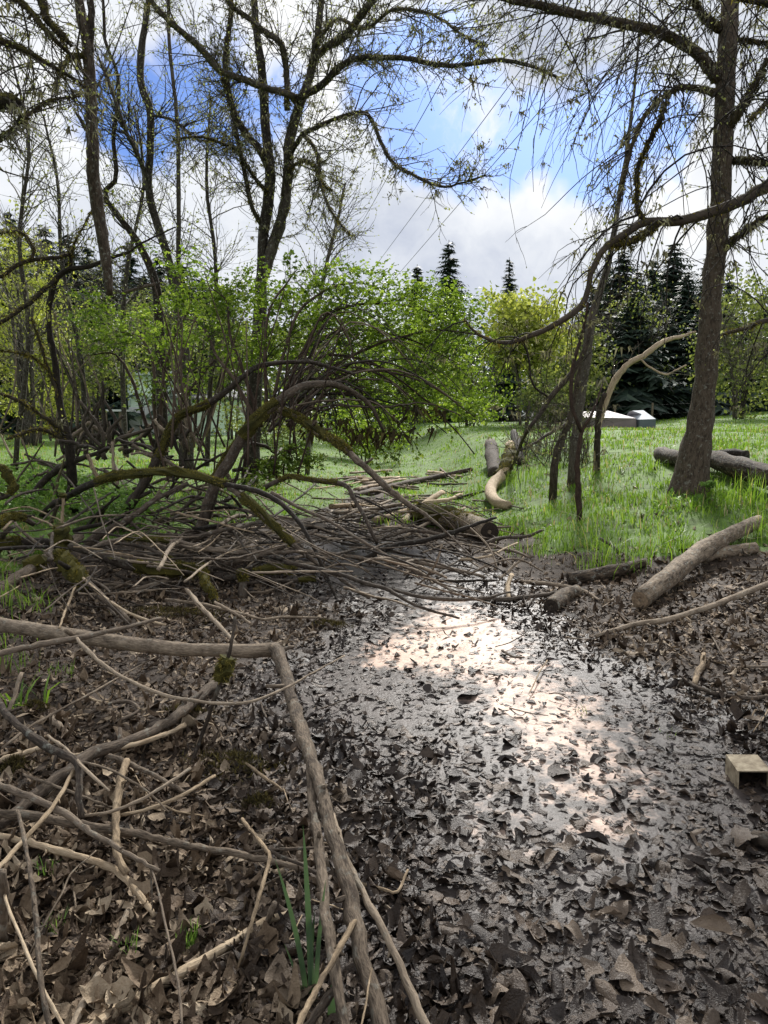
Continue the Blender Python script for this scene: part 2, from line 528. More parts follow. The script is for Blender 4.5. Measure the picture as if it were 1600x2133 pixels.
M['cutwood'] = mat_plain('cut_log_end', (.10, .07, .045), (.34, .25, .16), 60, .8)
M['darkcut'] = mat_plain('rotten_log_end', (.012, .009, .007), (.05, .036, .026), 60, .9)


def mat_ground():
    m, t, bs, out = new_mat('creek_bed_and_bank_soil')
    pos = t.add('ShaderNodeNewGeometry').outputs['Position']
    wet = t.attr('wet'); gr = t.attr('grass')
    n1 = t.noise(pos, 9.0, 6, .65); n2 = t.noise(pos, 70.0, 5, .6)
    f = t.math('ADD', t.math('MULTIPLY', n1, .55), t.math('MULTIPLY', n2, .5))
    mud = t.ramp(f, [(.35, (.020, .014, .010)), (.52, (.050, .036, .026)), (.7, (.115, .087, .062))])
    wmud = t.ramp(f, [(.35, (.010, .008, .007)), (.7, (.040, .031, .026))])
    c = t.mix(wet, mud, wmud)
    gcol = t.ramp(t.math('ADD', t.math('MULTIPLY', n1, .5), t.math('MULTIPLY', t.noise(pos, 1.4, 4, .6), .55)),
                  [(.35, (.040, .055, .016)), (.52, (.085, .15, .026)), (.7, (.14, .23, .042))])
    c = t.mix(t.smooth(t.math('ADD', gr, t.math('MULTIPLY', t.math('SUBTRACT', n2, .5), .6)), .25, .75), c, gcol)
    t.link(c, bs.inputs['Base Color'])
    t.link(t.math('SUBTRACT', .85, t.math('MULTIPLY', wet, .45)), bs.inputs['Roughness'])
    t.link(t.math('ADD', .2, t.math('MULTIPLY', wet, .25)), bs.inputs['Specular IOR Level'])
    bp = t.add('ShaderNodeBump'); bp.inputs['Strength'].default_value = .7; bp.inputs['Distance'].default_value = .02
    t.link(f, bp.inputs['Height']); t.link(bp.outputs[0], bs.inputs['Normal'])
    return m


def mat_water():
    m, t, bs, out = new_mat('shallow_silty_water')
    pos = t.add('ShaderNodeNewGeometry').outputs['Position']
    silt = t.attr('silt')
    n = t.noise(pos, 7.0, 6, .65)
    s = t.smooth(t.math('ADD', silt, t.math('MULTIPLY', t.math('SUBTRACT', n, .5), 1.9)), .35, .85)
    col = t.mix(s, t.ramp(n, [(.3, (.032, .025, .021)), (.7, (.105, .086, .078))]), t.ramp(t.noise(pos, 30, 4, .6), [(.3, (.50, .33, .24)), (.7, (.66, .49, .38))]))
    t.link(col, bs.inputs['Base Color'])
    bs.inputs['Roughness'].default_value = .47; bs.inputs["IOR"].default_value = 1.25
    bs.inputs['Specular IOR Level'].default_value = .5
    bp = t.add('ShaderNodeBump'); bp.inputs['Strength'].default_value = .35; bp.inputs['Distance'].default_value = .015
    t.link(t.noise(pos, 34.0, 4, .6), bp.inputs['Height']); t.link(bp.outputs[0], bs.inputs['Normal'])
    return m


# ------------------------------------------------------------------ ground and water
def axis(fine0, fine1, step, lo, hi, grow=1.09):
    a = list(np.arange(fine0, fine1, step)); s = step
    while a[-1] < hi: s *= grow; a.append(a[-1] + s)
    b = []; s = step; v = fine0
    while v > lo: s *= grow; v -= s; b.append(v)
    return np.array(b[::-1] + a)


gx = axis(-3.4, 3.8, .036, -500, 500, 1.12); gy = axis(1.3, 8.5, .038, -150, 900, 1.07)
GX, GYY = np.meshgrid(gx, gy)
X, Y = GX.ravel(), GYY.ravel()
Z = height(X, Y)
nx, ny = len(gx), len(gy)
ii = (np.arange(ny - 1)[:, None] * nx + np.arange(nx - 1)[None, :]).ravel()
wetness = sst(wet_dist(X, Y) + vnoise(X, Y, 3) * .35, .55, .0) * .9 * sst(Y, 9.5, 7.5) + .1 * sst(Y, 9, 5)
ground = mk_obj('ground', mk_mesh('ground', np.stack([X, Y, Z], 1), [np.stack([ii, ii + 1, ii + nx + 1, ii + nx], 1)], mat_ground(),
                                  {'wet': wetness, 'grass': grass_mask(X, Y)}))
tag(ground, 'muddy creek bed with grassy banks on both sides', None, None, 'structure')

wx = np.arange(-1.6, 2.0, .05); wy = np.arange(1.3, 9.2, .06)
WX, WYY = np.meshgrid(wx, wy); x, y = WX.ravel(), WYY.ravel()


def gau(cx, cy, rx, ry): return np.exp(-((x - cx) / rx) ** 2 - ((y - cy) / ry) ** 2)


silt = np.clip(.95 * gau(.55, 5.2, .45, .9) + .8 * gau(.12, 4.75, .3, .4) + .75 * gau(.85, 3.75, .38, .75) + .4 * gau(.85, 2.8, .3, .5) + .35 * gau(.35, 2.6, .25, .3), 0, 1)
nwx = len(wx); ii = (np.arange(len(wy) - 1)[:, None] * nwx + np.arange(nwx - 1)[None, :]).ravel()
water = mk_obj('water', mk_mesh('water', np.stack([x, y, np.full_like(x, .014)], 1), [np.stack([ii, ii + 1, ii + nwx + 1, ii + nwx], 1)], mat_water(), {'silt': silt}))
WATERZ = .014
tag(water, 'shallow puddled creek water with pale peach silt', None, None, 'structure')

# ------------------------------------------------------------------ dead leaves
_lu = np.array([0, .2, .45, .72, 1.0]); _lw = np.array([.10, .38, .46, .37, .07])


def litter_shapes(N, L, wetv, flatten):
    """N curled, ragged leaves around the origin: (N,5,4,3)"""
    u = _lu[None, :, None]; v = np.array([-1, -.34, .34, 1.0])[None, None, :]
    asp = rng.uniform(.30, .85, (N, 1, 1))
    w = _lw[None, :, None] * asp * (1 + rng.normal(0, .17, (N, 5, 4)))
    x = (u - .5) + rng.normal(0, .035, (N, 5, 4)); y = v * w
    kap = rng.normal(0, 1, (N, 1, 1)) * 4.2 * flatten + 1e-3       # roll across the leaf
    th = y * kap * (1 + .6 * (u - .5) * rng.normal(0, 1, (N, 1, 1)))
    yy = np.sin(th) / kap; zz = (1 - np.cos(th)) / kap
    k1 = rng.normal(0, 1.5, (N, 1, 1)) * flatten; k3 = rng.normal(0, .9, (N, 1, 1)) * flatten
    zz = zz + k1 * (u - .5) ** 2 + k3 * yy * (u - .5) + rng.normal(0, .035, (N, 5, 4)) * flatten
    yy = yy + rng.normal(0, .5, (N, 1, 1)) * (u - .5) ** 2
    return np.stack([x, yy, zz], -1) * L[:, None, None, None]


def rotate(S, yaw, tx, ty):
    cz, sz = np.cos(yaw), np.sin(yaw); cx, sx = np.cos(tx), np.sin(tx); cy, sy = np.cos(ty), np.sin(ty)
    sh = (-1,) + (1,) * (S.ndim - 2)
    cz, sz, cx, sx, cy, sy = [q.reshape(sh) for q in (cz, sz, cx, sx, cy, sy)]
    x, y, z = S[..., 0], S[..., 1], S[..., 2]
    y, z = y * cx - z * sx, y * sx + z * cx
    x, z = x * cy + z * sy, -x * sy + z * cy
    x, y = x * cz - y * sz, x * sz + y * cz
    return np.stack([x, y, z], -1)


_lf = np.array([[r * 4 + c, r * 4 + c + 1, (r + 1) * 4 + c + 1, (r + 1) * 4 + c] for r in range(4) for c in range(3)])


_lc = np.array([[r * 3 + c, r * 3 + c + 1, (r + 1) * 3 + c + 1, (r + 1) * 3 + c] for r in range(2) for c in range(2)])


def litter_field(N, y0, y1, power, size, spread=.66, thin=1.0, coarse=False):
    u = rng.random(N)
    Y = y0 + (y1 - y0) * u ** power if power else y0 * (y1 / y0) ** u
    X = Y * rng.uniform(-spread, spread, N)
    X = X + rng.normal(0, .3, N)
    wd = wet_dist(X, Y) + vnoise(X, Y, 2.2) * .45
    inside = sst(wd, .05, -.3)
    core = np.clip(np.exp(-((X - .55) / .42) ** 2 - ((Y - 5.2) / .9) ** 2) + .85 * np.exp(-((X - .82) / .40) ** 2 - ((Y - 3.7) / .8) ** 2) + .5 * np.exp(-((X - .75) / .3) ** 2 - ((Y - 2.6) / .5) ** 2), 0, 1)
    core = np.clip(core + .35 * np.exp(-((X - .75) / .5) ** 2 - ((Y - 2.45) / .8) ** 2), 0, 1)
    keep = rng.random(N) > np.clip((inside * .50 + core * .42) * thin, 0, .95)
    g = grass_mask(X, Y)
    keep &= rng.random(N) > g * .9
    X, Y, wd, inside = X[keep], Y[keep], wd[keep], inside[keep]
    n = len(X)
    wet = np.clip(sst(wd, .75, -.1) * 1.0 + .12, 0, 1)
    L = size * rng.lognormal(0, .33, n)
    flat = np.where(inside > .4, .55, 1.1 - .2 * wet)
    S = litter_shapes(n, L, wet, flat[:, None, None])
    tilt = np.where(inside > .4, .09, .32)
    S = rotate(S, rng.random(n) * 6.283, rng.normal(0, 1, n) * tilt, rng.normal(0, 1, n) * tilt)
    zg = np.maximum(height(X, Y), WATERZ + .002)
    S = S + np.stack([X, Y, zg + .003 + rng.random(n) ** 2 * .03 * (1 - inside * .85)], 1)[:, None, None, :]
    if coarse: S = S[:, [0, 2, 4]][:, :, [0, 2, 3]]
    return S.reshape(-1, 3), n, wet, 9 if coarse else 20


def litter_object(name, parts, kind='stuff'):
    V = np.concatenate([p[0] for p in parts]); Fs, off = [], 0
    for p in parts:
        nv = p[3]; fc = _lf if nv == 20 else _lc
        Fs.append((off + np.arange(p[1])[:, None, None] * nv + fc[None]).reshape(-1, 4)); off += p[1] * nv
    Fc = np.concatenate(Fs)
    wet = np.concatenate([np.repeat(p[2], p[3]) for p in parts])
    rnd = np.concatenate([np.repeat(np.clip(rng.beta(1.6, 2.2, p[1]), 0, 1), p[3]) for p in parts])
    return mk_obj(name, mk_mesh(name, V, [Fc], M['litter'], {'wet': wet, 'rnd': rnd}))


lit = litter_object('leaf_litter', [litter_field(21000, 1.45, 7.0, 0, .047), litter_field(9000, 4.8, 13.0, 0, .058, coarse=True), litter_field(17000, 1.45, 8.0, 0, .025, thin=.5, coarse=True),
                                    litter_field(2400, 1.45, 3.6, 0, .068)])
tag(lit, 'layer of dark brown dead leaves covering the creek bed', None, None, 'stuff')

# the leaves nearest the camera are things of their own
def fine_leaf(wetv):
    """one large curled leaf with a lobed, ragged outline and raised veins"""
    nu, nv = 10, 7
    u = np.linspace(0, 1, nu)[:, None]; v = np.linspace(-1, 1, nv)[None, :]
    lob = random.choice([0, 0, .35, .5])
    w = (np.sin(np.pi * np.clip(u, .02, .985) ** random.uniform(.65, 1.0)) ** .75) * random.uniform(.15, .33)
    w = w * (1 + lob * np.sin(u * random.uniform(9, 14) + random.random() * 6)) * (1 + rng.normal(0, .07, (nu, nv)))
    y = v * w; x = (u - .5) + .12 * np.abs(v) * lob + rng.normal(0, .012, (nu, nv))
    f = .85 if wetv else 1.1
    kap = random.gauss(0, 4.0) * f + .01; th = y * kap * (1 + random.gauss(0, .8) * (u - .5))
    yy = np.sin(th) / kap; zz = (1 - np.cos(th)) / kap
    zz = zz + random.gauss(0, 1.2) * f * (u - .5) ** 2 + random.gauss(0, .8) * f * yy * (u - .5)
    zz = zz + .035 * np.abs(np.sin(u * 18)) * np.abs(v) * w * 2 - .02 * (np.abs(v) < .1) + rng.normal(0, .010, (nu, nv))
    yy = yy + random.gauss(0, .35) * (u - .5) ** 2
    V = np.stack([x, yy, zz], -1).reshape(-1, 3)
    Q = np.array([[r * nv + c, r * nv + c + 1, (r + 1) * nv + c + 1, (r + 1) * nv + c] for r in range(nu - 1) for c in range(nv - 1)])
    return mk_mesh('fallen_leaf', V, [Q], M['leafobj'], {'wet': np.full(len(V), .85 if wetv else .12)})


leaf_protos = [fine_leaf(i >= 14) for i in range(28)]
for i in range(300):
    Yl = 1.62 + 1.0 * random.random() ** 1.4
    Xl = Yl * random.uniform(-.62, .62) * 1.05
    wd = float(wet_dist(Xl, Yl)) + float(vnoise(Xl, Yl, 2.2)) * .4
    me = leaf_protos[random.randrange(14) + (14 if wd < .3 else 0)]
    o = mk_obj('fallen_leaf', me, None, (Xl, Yl, max(float(height(Xl, Yl)), WATERZ) + .016 + random.random() * .02))
    s = random.lognormvariate(math.log(.084), .28)
    o.scale = (s, s, s); o.rotation_euler = (random.gauss(0, .25), random.gauss(0, .25), random.random() * 6.28)
    tag(o, 'curled brown dead leaf in the litter along the bottom of the picture', 'leaf', 'fallen leaves nearest the camera')


# ------------------------------------------------------------------ grass
def blades(X, Y, H, Wd, mat, name, lean=.35, zoff=0.0, parent=None, z=None):
    N = len(X)
    Zg = (height(X, Y) if z is None else z) - .01 + zoff
    az = rng.random(N) * 6.283
    ln = np.abs(rng.normal(0, lean, N)) + .05
    dx, dy = np.cos(az), np.sin(az)
    sx, sy = -dy, dx
    f = rng.uniform(-.6, .6, N)
    sx, sy = sx * np.cos(f) - sy * np.sin(f), sx * np.sin(f) + sy * np.cos(f)
    tl = np.array([0, .38, .75, 1.0]); wl = np.array([.8, 1.0, .7, 0.0])
    Vs = []
    for k in range(4):
        off = ln * H * tl[k] ** 1.9; hz = H * (tl[k] - .35 * np.minimum(ln, 1.2) * tl[k] ** 2.5)
        cx, cy, cz = X + dx * off, Y + dy * off, Zg + hz
        if k < 3:
            w = Wd * wl[k] * .5
            Vs.append(np.stack([cx - sx * w, cy - sy * w, cz], 1)); Vs.append(np.stack([cx + sx * w, cy + sy * w, cz], 1))
        else:
            Vs.append(np.stack([cx, cy, cz], 1))
    V = np.stack(Vs, 1).reshape(-1, 3)
    o = np.arange(N)[:, None] * 7
    Q = np.concatenate([o + np.array([[0, 1, 3, 2]]), o + np.array([[2, 3, 5, 4]])]); T3 = o + np.array([[4, 5, 6]])
    if parent is not None: V = V - world_loc(parent)
    return mk_obj(name, mk_mesh(name, V, [Q, T3], mat, {'rnd': np.repeat(np.clip(rng.normal(.45, .24, N), 0, 1), 7)}, smooth=True), parent, stuff=True)


def grass_points(N, y0, y1, spread=.75, thr=.35):
    Y = y0 * (y1 / y0) ** rng.random(N); X = Y * rng.uniform(-spread, spread, N)
    g = grass_mask(X, Y)
    clump = vnoise(X, Y, 2.6) * 1.0 + vnoise(X, Y, 7.0) * .8
    keep = (g > thr) & (rng.random(N) < np.clip(.56 + clump * 1.8, .05, 1))
    return X[keep], Y[keep]


gxp, gyp = grass_points(190000, 5.2, 46)
tuft = np.clip(vnoise(gxp, gyp, 1.7) + vnoise(gxp, gyp, 5) * .8 + .5, .1, 1.2)
leftdim = np.where(gxp < 0, .75, 1.0)
H = (.04 + .18 * tuft ** 1.6 * rng.random(len(gxp)) ** .6) * leftdim * np.interp(gyp, [6, 14, 30], [1, .9, .7])
grass = blades(gxp, gyp, H, .0038 + .00085 * gyp * rng.uniform(.6, 1.3, len(gxp)), M['grass'], 'grass', lean=.5)
tag(grass, 'fresh green grass covering the banks of the creek', None, None, 'stuff')
# straw-coloured dead grass through the bank
sxp, syp = grass_points(9000, 6, 26)
straw = blades(sxp, syp, .06 + .16 * rng.random(len(sxp)), .003 + .0006 * syp, M['straw'], 'dry_grass', lean=.9)
tag(straw, 'dry straw-coloured grass lying among the green grass', None, None, 'stuff')


def tuft(px, py, n, hgt, spread, label, wd=.006, lean=.45, mat='grass', name='grass_tuft', group=None, h=0.0):
    b = Gp(px, py, h)
    e = empty(name, label, 'grass', b, group)
    X = b[0] + rng.normal(0, spread, n); Y = b[1] + rng.normal(0, spread, n)
    blades(X, Y, hgt * rng.uniform(.5, 1.1, n), np.full(n, wd), M[mat], 'blades', lean, parent=e)
    return e


tuft(1290, 1185, 90, .42, .16, 'tall bright grass tuft left of the sawn log on the bank', .008, .6)
tuft(1395, 1150, 70, .40, .12, 'grass tuft spilling over the middle of the sawn log', .008, .6)
tuft(1560, 1060, 110, .50, .17, 'tall pale grass tuft right of the alder trunk', .009, .4)
tuft(1500, 1150, 60, .24, .10, 'low grass tuft on the mud beside the sawn log', .006, .5)
tuft(1235, 1190, 40, .22, .09, 'small grass tuft growing over the weathered log', .006, .6)
tuft(1590, 1130, 80, .40, .15, 'grass tuft at the right edge above the sawn log', .008, .5)
tuft(1130, 1150, 120, .20, .22, 'low lush grass cushion at the foot of the right bank', .006, .5)
tuft(1240, 1115, 160, .26, .28, 'rounded lush grass cushion in the middle of the right bank', .007, .5)
tuft(1170, 1080, 110, .24, .22, 'grass cushion left of the slender hanging stem', .008, .5)
tuft(1090, 1010, 120, .34, .25, 'tall dark grass clump right of the curved pale trunk', .01, .3)
tuft(905, 1075, 60, .26, .14, 'grass tuft in front of the thick mossy log', .008, .5)
tuft(820, 1095, 70, .22, .18, 'grass tuft at the left end of the pale driftwood', .008, .5)
tuft(425, 1118, 30, .18, .06, 'small grass tuft under the heaped branches', .006, .4)
tuft(1205, 1450 + 35, 14, .10, .03, 'tiny grass sprout at the right edge of the puddle', .004, .5)
tuft(1400, 1535, 14, .09, .03, 'tiny green sprig in the wet leaves right of the puddle', .004, .5)
for px, py, hh, lb in [(25, 1330, .16, 'grass tuft at the left edge above the long fallen branch'), (30, 1270, .24, 'grass clump at the left edge below the leaning beam'),
                       (70, 1285, .22, 'loose grass clump right of the left edge under the leaning beam'), (15, 1400, .2, 'grass patch at the left edge behind the grey leaning stick')]:
    tuft(px, py, 34, hh, .09, lb, .006, .6)
tuft(55, 1480, 14, .26, .05, 'few broad grass blades flopped over the dead leaves at left', .012, 1.1)
tuft(135, 1410, 26, .10, .05, 'small feathery green sprig left of the arching twig', .004, .3)
for px, py, lb in [(268, 2010, 'feathery horsetail sprig above the thick tan pole'), (95, 1835, 'small bright green sprig beside the upright left stick'),
                   (380, 1985, 'little horsetail sprout right of the thin drooping twig'), (405, 1980, 'thin horsetail sprout just above the thick tan pole'), (112, 1955, 'tiny green sprout left of the leaning thin twig')]:
    tuft(px, py, 26, .085, .016, lb, .0035, .35, 'herb', 'horsetail')


# iris at the bottom edge: broad upright blades
def iris(px, py, blades_, label):
    b = Gp(px, py, 0)
    e = empty('iris_plant', label, 'plant', b)
    for bx, ln, lean, az, w in blades_:
        n = 9; tt = np.linspace(0, 1, n)
        cx = bx + lean * ln * tt ** 1.6 * math.cos(az); cy = lean * ln * tt ** 1.6 * math.sin(az); cz = ln * (tt - .08 * tt ** 2) - .02
        wd = w * np.array([.8, .95, 1, 1, .95, .85, .7, .42, .03]) * .5
        V = np.concatenate([np.stack([cx - wd, cy, cz], 1), np.stack([cx, cy + w * .16, cz], 1), np.stack([cx + wd, cy, cz], 1)])
        i = np.arange(n - 1)
        Q = np.concatenate([np.stack([i + c * n, i + 1 + c * n, i + 1 + (c + 1) * n, i + (c + 1) * n], 1) for c in range(2)])
        mk_obj('blade', mk_mesh('blade', V, [Q], M['iris'], {'rnd': np.full(3 * n, random.random())}), e)


iris(645, 2105, [(-.005, .46, .17, 3.0, .014), (.006, .55, .06, 2.2, .016), (.014, .40, .08, .4, .012), (-.014, .22, .22, 3.1, .008), (.0, .30, .12, 1.2, .010)], 'tall blue-green iris blades beside the bent grey branch')
iris(690, 2150, [(0, .17, .05, 1, .02), (.015, .13, .1, .2, .015)], 'short iris shoots at the bottom edge under the bent branch')


# ------------------------------------------------------------------ moss and lichen
def fuzz(parent, P, rad, n, ln, mat='moss', name='moss', up=.35, droop=.2, lump=0.0, t0=0.0, t1=1.0):
    """short moss strands over a stick's surface, with a lumpy body underneath"""
    P = np.asarray(P); m = len(P)
    rad = np.interp(np.linspace(0, 1, m), np.linspace(0, 1, len(rad)), rad)
    t = rng.uniform(t0, t1, n) * (m - 1); i = np.clip(t.astype(int), 0, m - 2); f = (t - i)[:, None]
    C = P[i] * (1 - f) + P[i + 1] * f; rr = rad[i] * (1 - f[:, 0]) + rad[i + 1] * f[:, 0]
    T = unit(P[i + 1] - P[i])
    N = rng.normal(0, 1, (n, 3)) + np.array([0, 0, up * 2.5]); N = unit(N - (N * T).sum(1, keepdims=True) * T)
    base = C + N * (rr * (1 + lump * .5))[:, None]
    L = ln * rng.uniform(.4, 1.2, (n, 1))
    d = unit(N + rng.normal(0, .45, (n, 3)) - np.array([0, 0, droop]))
    s = unit(np.cross(d, rng.normal(0, 1, (n, 3)))) * L * .16
    V = np.stack([base - s, base + s, base + d * L], 1).reshape(-1, 3)
    Fc = np.arange(n * 3).reshape(-1, 3)
    rnd = np.repeat(rng.random(n), 3)
    polys = [Fc]
    if lump:
        tb = Tubes(); k = max(4, int((t1 - t0) * (m - 1)) + 1)
        tt = np.linspace(t0, t1, k) * (m - 1)
        i = np.clip(tt.astype(int), 0, m - 2); f = (tt - i)[:, None]
        PP = P[i] * (1 - f) + P[i + 1] * f; r2 = (rad[i] * (1 - f[:, 0]) + rad[i + 1] * f[:, 0])
        env = np.sqrt(np.clip(np.sin(np.linspace(.08, math.pi - .08, k)), .1, 1))
        r2 = r2 * (1 + lump * env * rng.uniform(.6, 1.25, k)); PP = PP + np.array([0, 0, 1.0]) * (r2 * lump * .25)[:, None]
        tb.add(PP, r2, 9); v2, p2, _, _ = tb.arrays(.2)
        o = len(V); V = np.concatenate([V, v2]); polys += [p + o for p in p2]
        rnd = np.concatenate([rnd, rng.uniform(.0, .45, len(v2))])
    if parent is not None: V = V - world_loc(parent)
    return mk_obj(name, mk_mesh(name, V, polys, M[mat], {'rnd': rnd}, smooth=False), parent, stuff=True)


# ------------------------------------------------------------------ sticks, branches, logs
def px2r(p, w): return w * .5 * p[1] / F / .985


def stick(name, label, cat, pts, w, mat='tan', moss=None, group=None, k=8, nubs=None, parent=None, end=None, jit=.08, wob=.5, hang=None):
    C = np.array([P3(p) for p in pts])
    L = float(np.linalg.norm(np.diff(C, axis=0), axis=1).sum())
    n = int(np.clip(len(pts) * 4, 8, 40))
    P = catmull(C, n)
    rr = np.array([px2r(c, ww) for c, ww in zip(C, np.interp(np.linspace(0, 1, len(C)), np.linspace(0, 1, len(w)), w))])
    ac = np.concatenate([[0], np.cumsum(np.linalg.norm(np.diff(C, axis=0), axis=1))])
    rad = np.interp(np.linspace(0, ac[-1], n), ac, rr)
    ph = rng.random(3) * 6.28
    s = np.linspace(0, L, n)
    r0 = rad.mean()
    big = .25 if r0 > .04 else 1.0
    wob = wob * big; jit = jit * (.6 if big < 1 else 1)
    for a in range(3):
        P[:, a] += (np.sin(s / max(L, .2) * 9 + ph[a]) * .5 + rng.normal(0, .25, n)) * r0 * wob * np.minimum(1, np.minimum(s, L - s) / (r0 * 4 + 1e-6))
    rad = rad * (1 + big * .09 * np.sin(s / max(r0 * 9, .03) + ph[0]) * np.sin(s / max(r0 * 23, .05) + ph[1]) + big * rng.normal(0, .06, n))
    tb = Tubes(); tb.add(P, rad, k, moss[2] if moss and len(moss) > 2 else 0.0)
    if nubs is None: nubs = 0 if r0 > .045 else int(min(4, L * 2.2))
    for _ in range(nubs):
        i = random.randrange(1, n - 1); T = unit(P[i + 1] - P[i - 1])
        d = unit(np.cross(T, rng.normal(0, 1, 3)) + T * .8)
        tb.add([P[i], P[i] + d * rad[i] * 2.0, P[i] + d * rad[i] * rng.uniform(2.5, 5)], [rad[i] * .55, rad[i] * .4, rad[i] * .3], 5)
    V, polys, tuv, mo = tb.arrays(jit)
    org = P[0].copy() if parent is None else np.zeros(3)
    if parent is not None: V = V - world_loc(parent)
    else: V = V - org
    me = mk_mesh(name, V, polys, M[mat], {'tuv': tuv, 'moss': mo})
    o = mk_obj(name, me, parent, None if parent is not None else tuple(org))
    if parent is None: tag(o, label, cat, group)
    elif label: o['label'] = label
    if moss:
        t0, t1 = moss[0], moss[1]
        fuzz(o, P, rad, int(np.clip((t1 - t0) * L * 2600, 160, 2600)), max(.012, min(.026, r0 * .8)), lump=moss[3] if len(moss) > 3 else .35, t0=t0, t1=t1, droop=.35)
    if end is not None:
        T = unit(P[1] - P[0])
        cap_disc(o, P[0] - T * .003, -T, rad[0] * .93, end)
    o['_dummy'] = 0; del o['_dummy']
    return o, P, rad


def cap_disc(parent, c, nrm, r, mat):
    k = 14
    a = unit(np.cross(nrm, [0.1, .3, 1.0])); b = np.cross(nrm, a)
    th = np.arange(k) / k * 6.283
    ring = [c + (a * math.cos(q) + b * math.sin(q)) * r * random.uniform(.95, 1.03) for q in th]
    inner = [c + nrm * .002 + (a * math.cos(q) + b * math.sin(q)) * r * .55 * random.uniform(.9, 1.1) for q in th]
    V = np.array(ring + inner + [c - nrm * .006]) - world_loc(parent)
    i = np.arange(k); j = (i + 1) % k
    mk_obj('cut_end', mk_mesh('cut_end', V, [np.stack([i, j, j + k, i + k], 1), np.stack([i + k, j + k, np.full(k, 2 * k)], 1)], M[mat], smooth=False), parent)


# the bent branch that fills the foreground, with its side branches
bb = empty('bent_branch', 'long grey branch snapped at a bend, running across and down to the camera', 'branch', Gp(-60, 1296, 0))
stick('limb', None, None, [(-160, 1280, .12), (-60, 1294, .16), (0, 1302, .2), (110, 1318, .24), (210, 1332, .28), (320, 1347, .32), (420, 1355, .35), (530, 1357, .37), (582, 1352, .38)], [30, 31, 30, 29, 30], 'tan', parent=bb, k=10, nubs=3)
stick('limb', 'peeling grey limb bent down towards the camera', None, [(570, 1350, .39), (588, 1385, .37), (612, 1460, .36), (635, 1530, .35), (655, 1610, .34), (685, 1720, .32), (712, 1820, .29), (738, 1925, .26), (765, 2030, .23), (798, 2140, .2), (830, 2260, .16)], [27, 26, 30, 30, 31, 33, 36, 38], 'tan', parent=bb, k=10, nubs=5)
stick('splinter', None, None, [(565, 1357, .38), (590, 1352, .38), (612, 1347, .38)], [16, 10, 5], 'brown', parent=bb, nubs=0)
stick('side_branch', None, None, [(646, 1570, .335), (650, 1640, .32), (656, 1720, .31), (668, 1830, .29), (684, 1930, .27), (702, 2030, .25), (722, 2140, .22), (740, 2250, .2)], [16, 22, 23, 24, 27, 29], 'tan', parent=bb, nubs=3)
stick('side_branch', None, None, [(692, 1700, .32), (718, 1775, .3), (752, 1850, .27), (792, 1930, .24), (832, 2010, .21), (872, 2095, .18), (910, 2180, .14)], [14, 16, 17, 19, 20], 'tan', parent=bb, nubs=2)
stick('side_branch', None, None, [(740, 1920, .27), (724, 1945, .285), (690, 2003, .3), (655, 2070, .31), (622, 2140, .32), (600, 2200, .32)], [12, 15, 16, 18], 'pale', parent=bb, nubs=2)
stick('side_branch', None, None, [(705, 2055, .24), (672, 2090, .2), (640, 2140, .16), (620, 2190, .1)], [20, 22, 22], 'brown', parent=bb, nubs=1)
stick('twig', None, None, [(774, 2018, .24), (764, 2080, .26), (752, 2140, .28)], [5, 5, 5], 'pale', parent=bb, nubs=0)

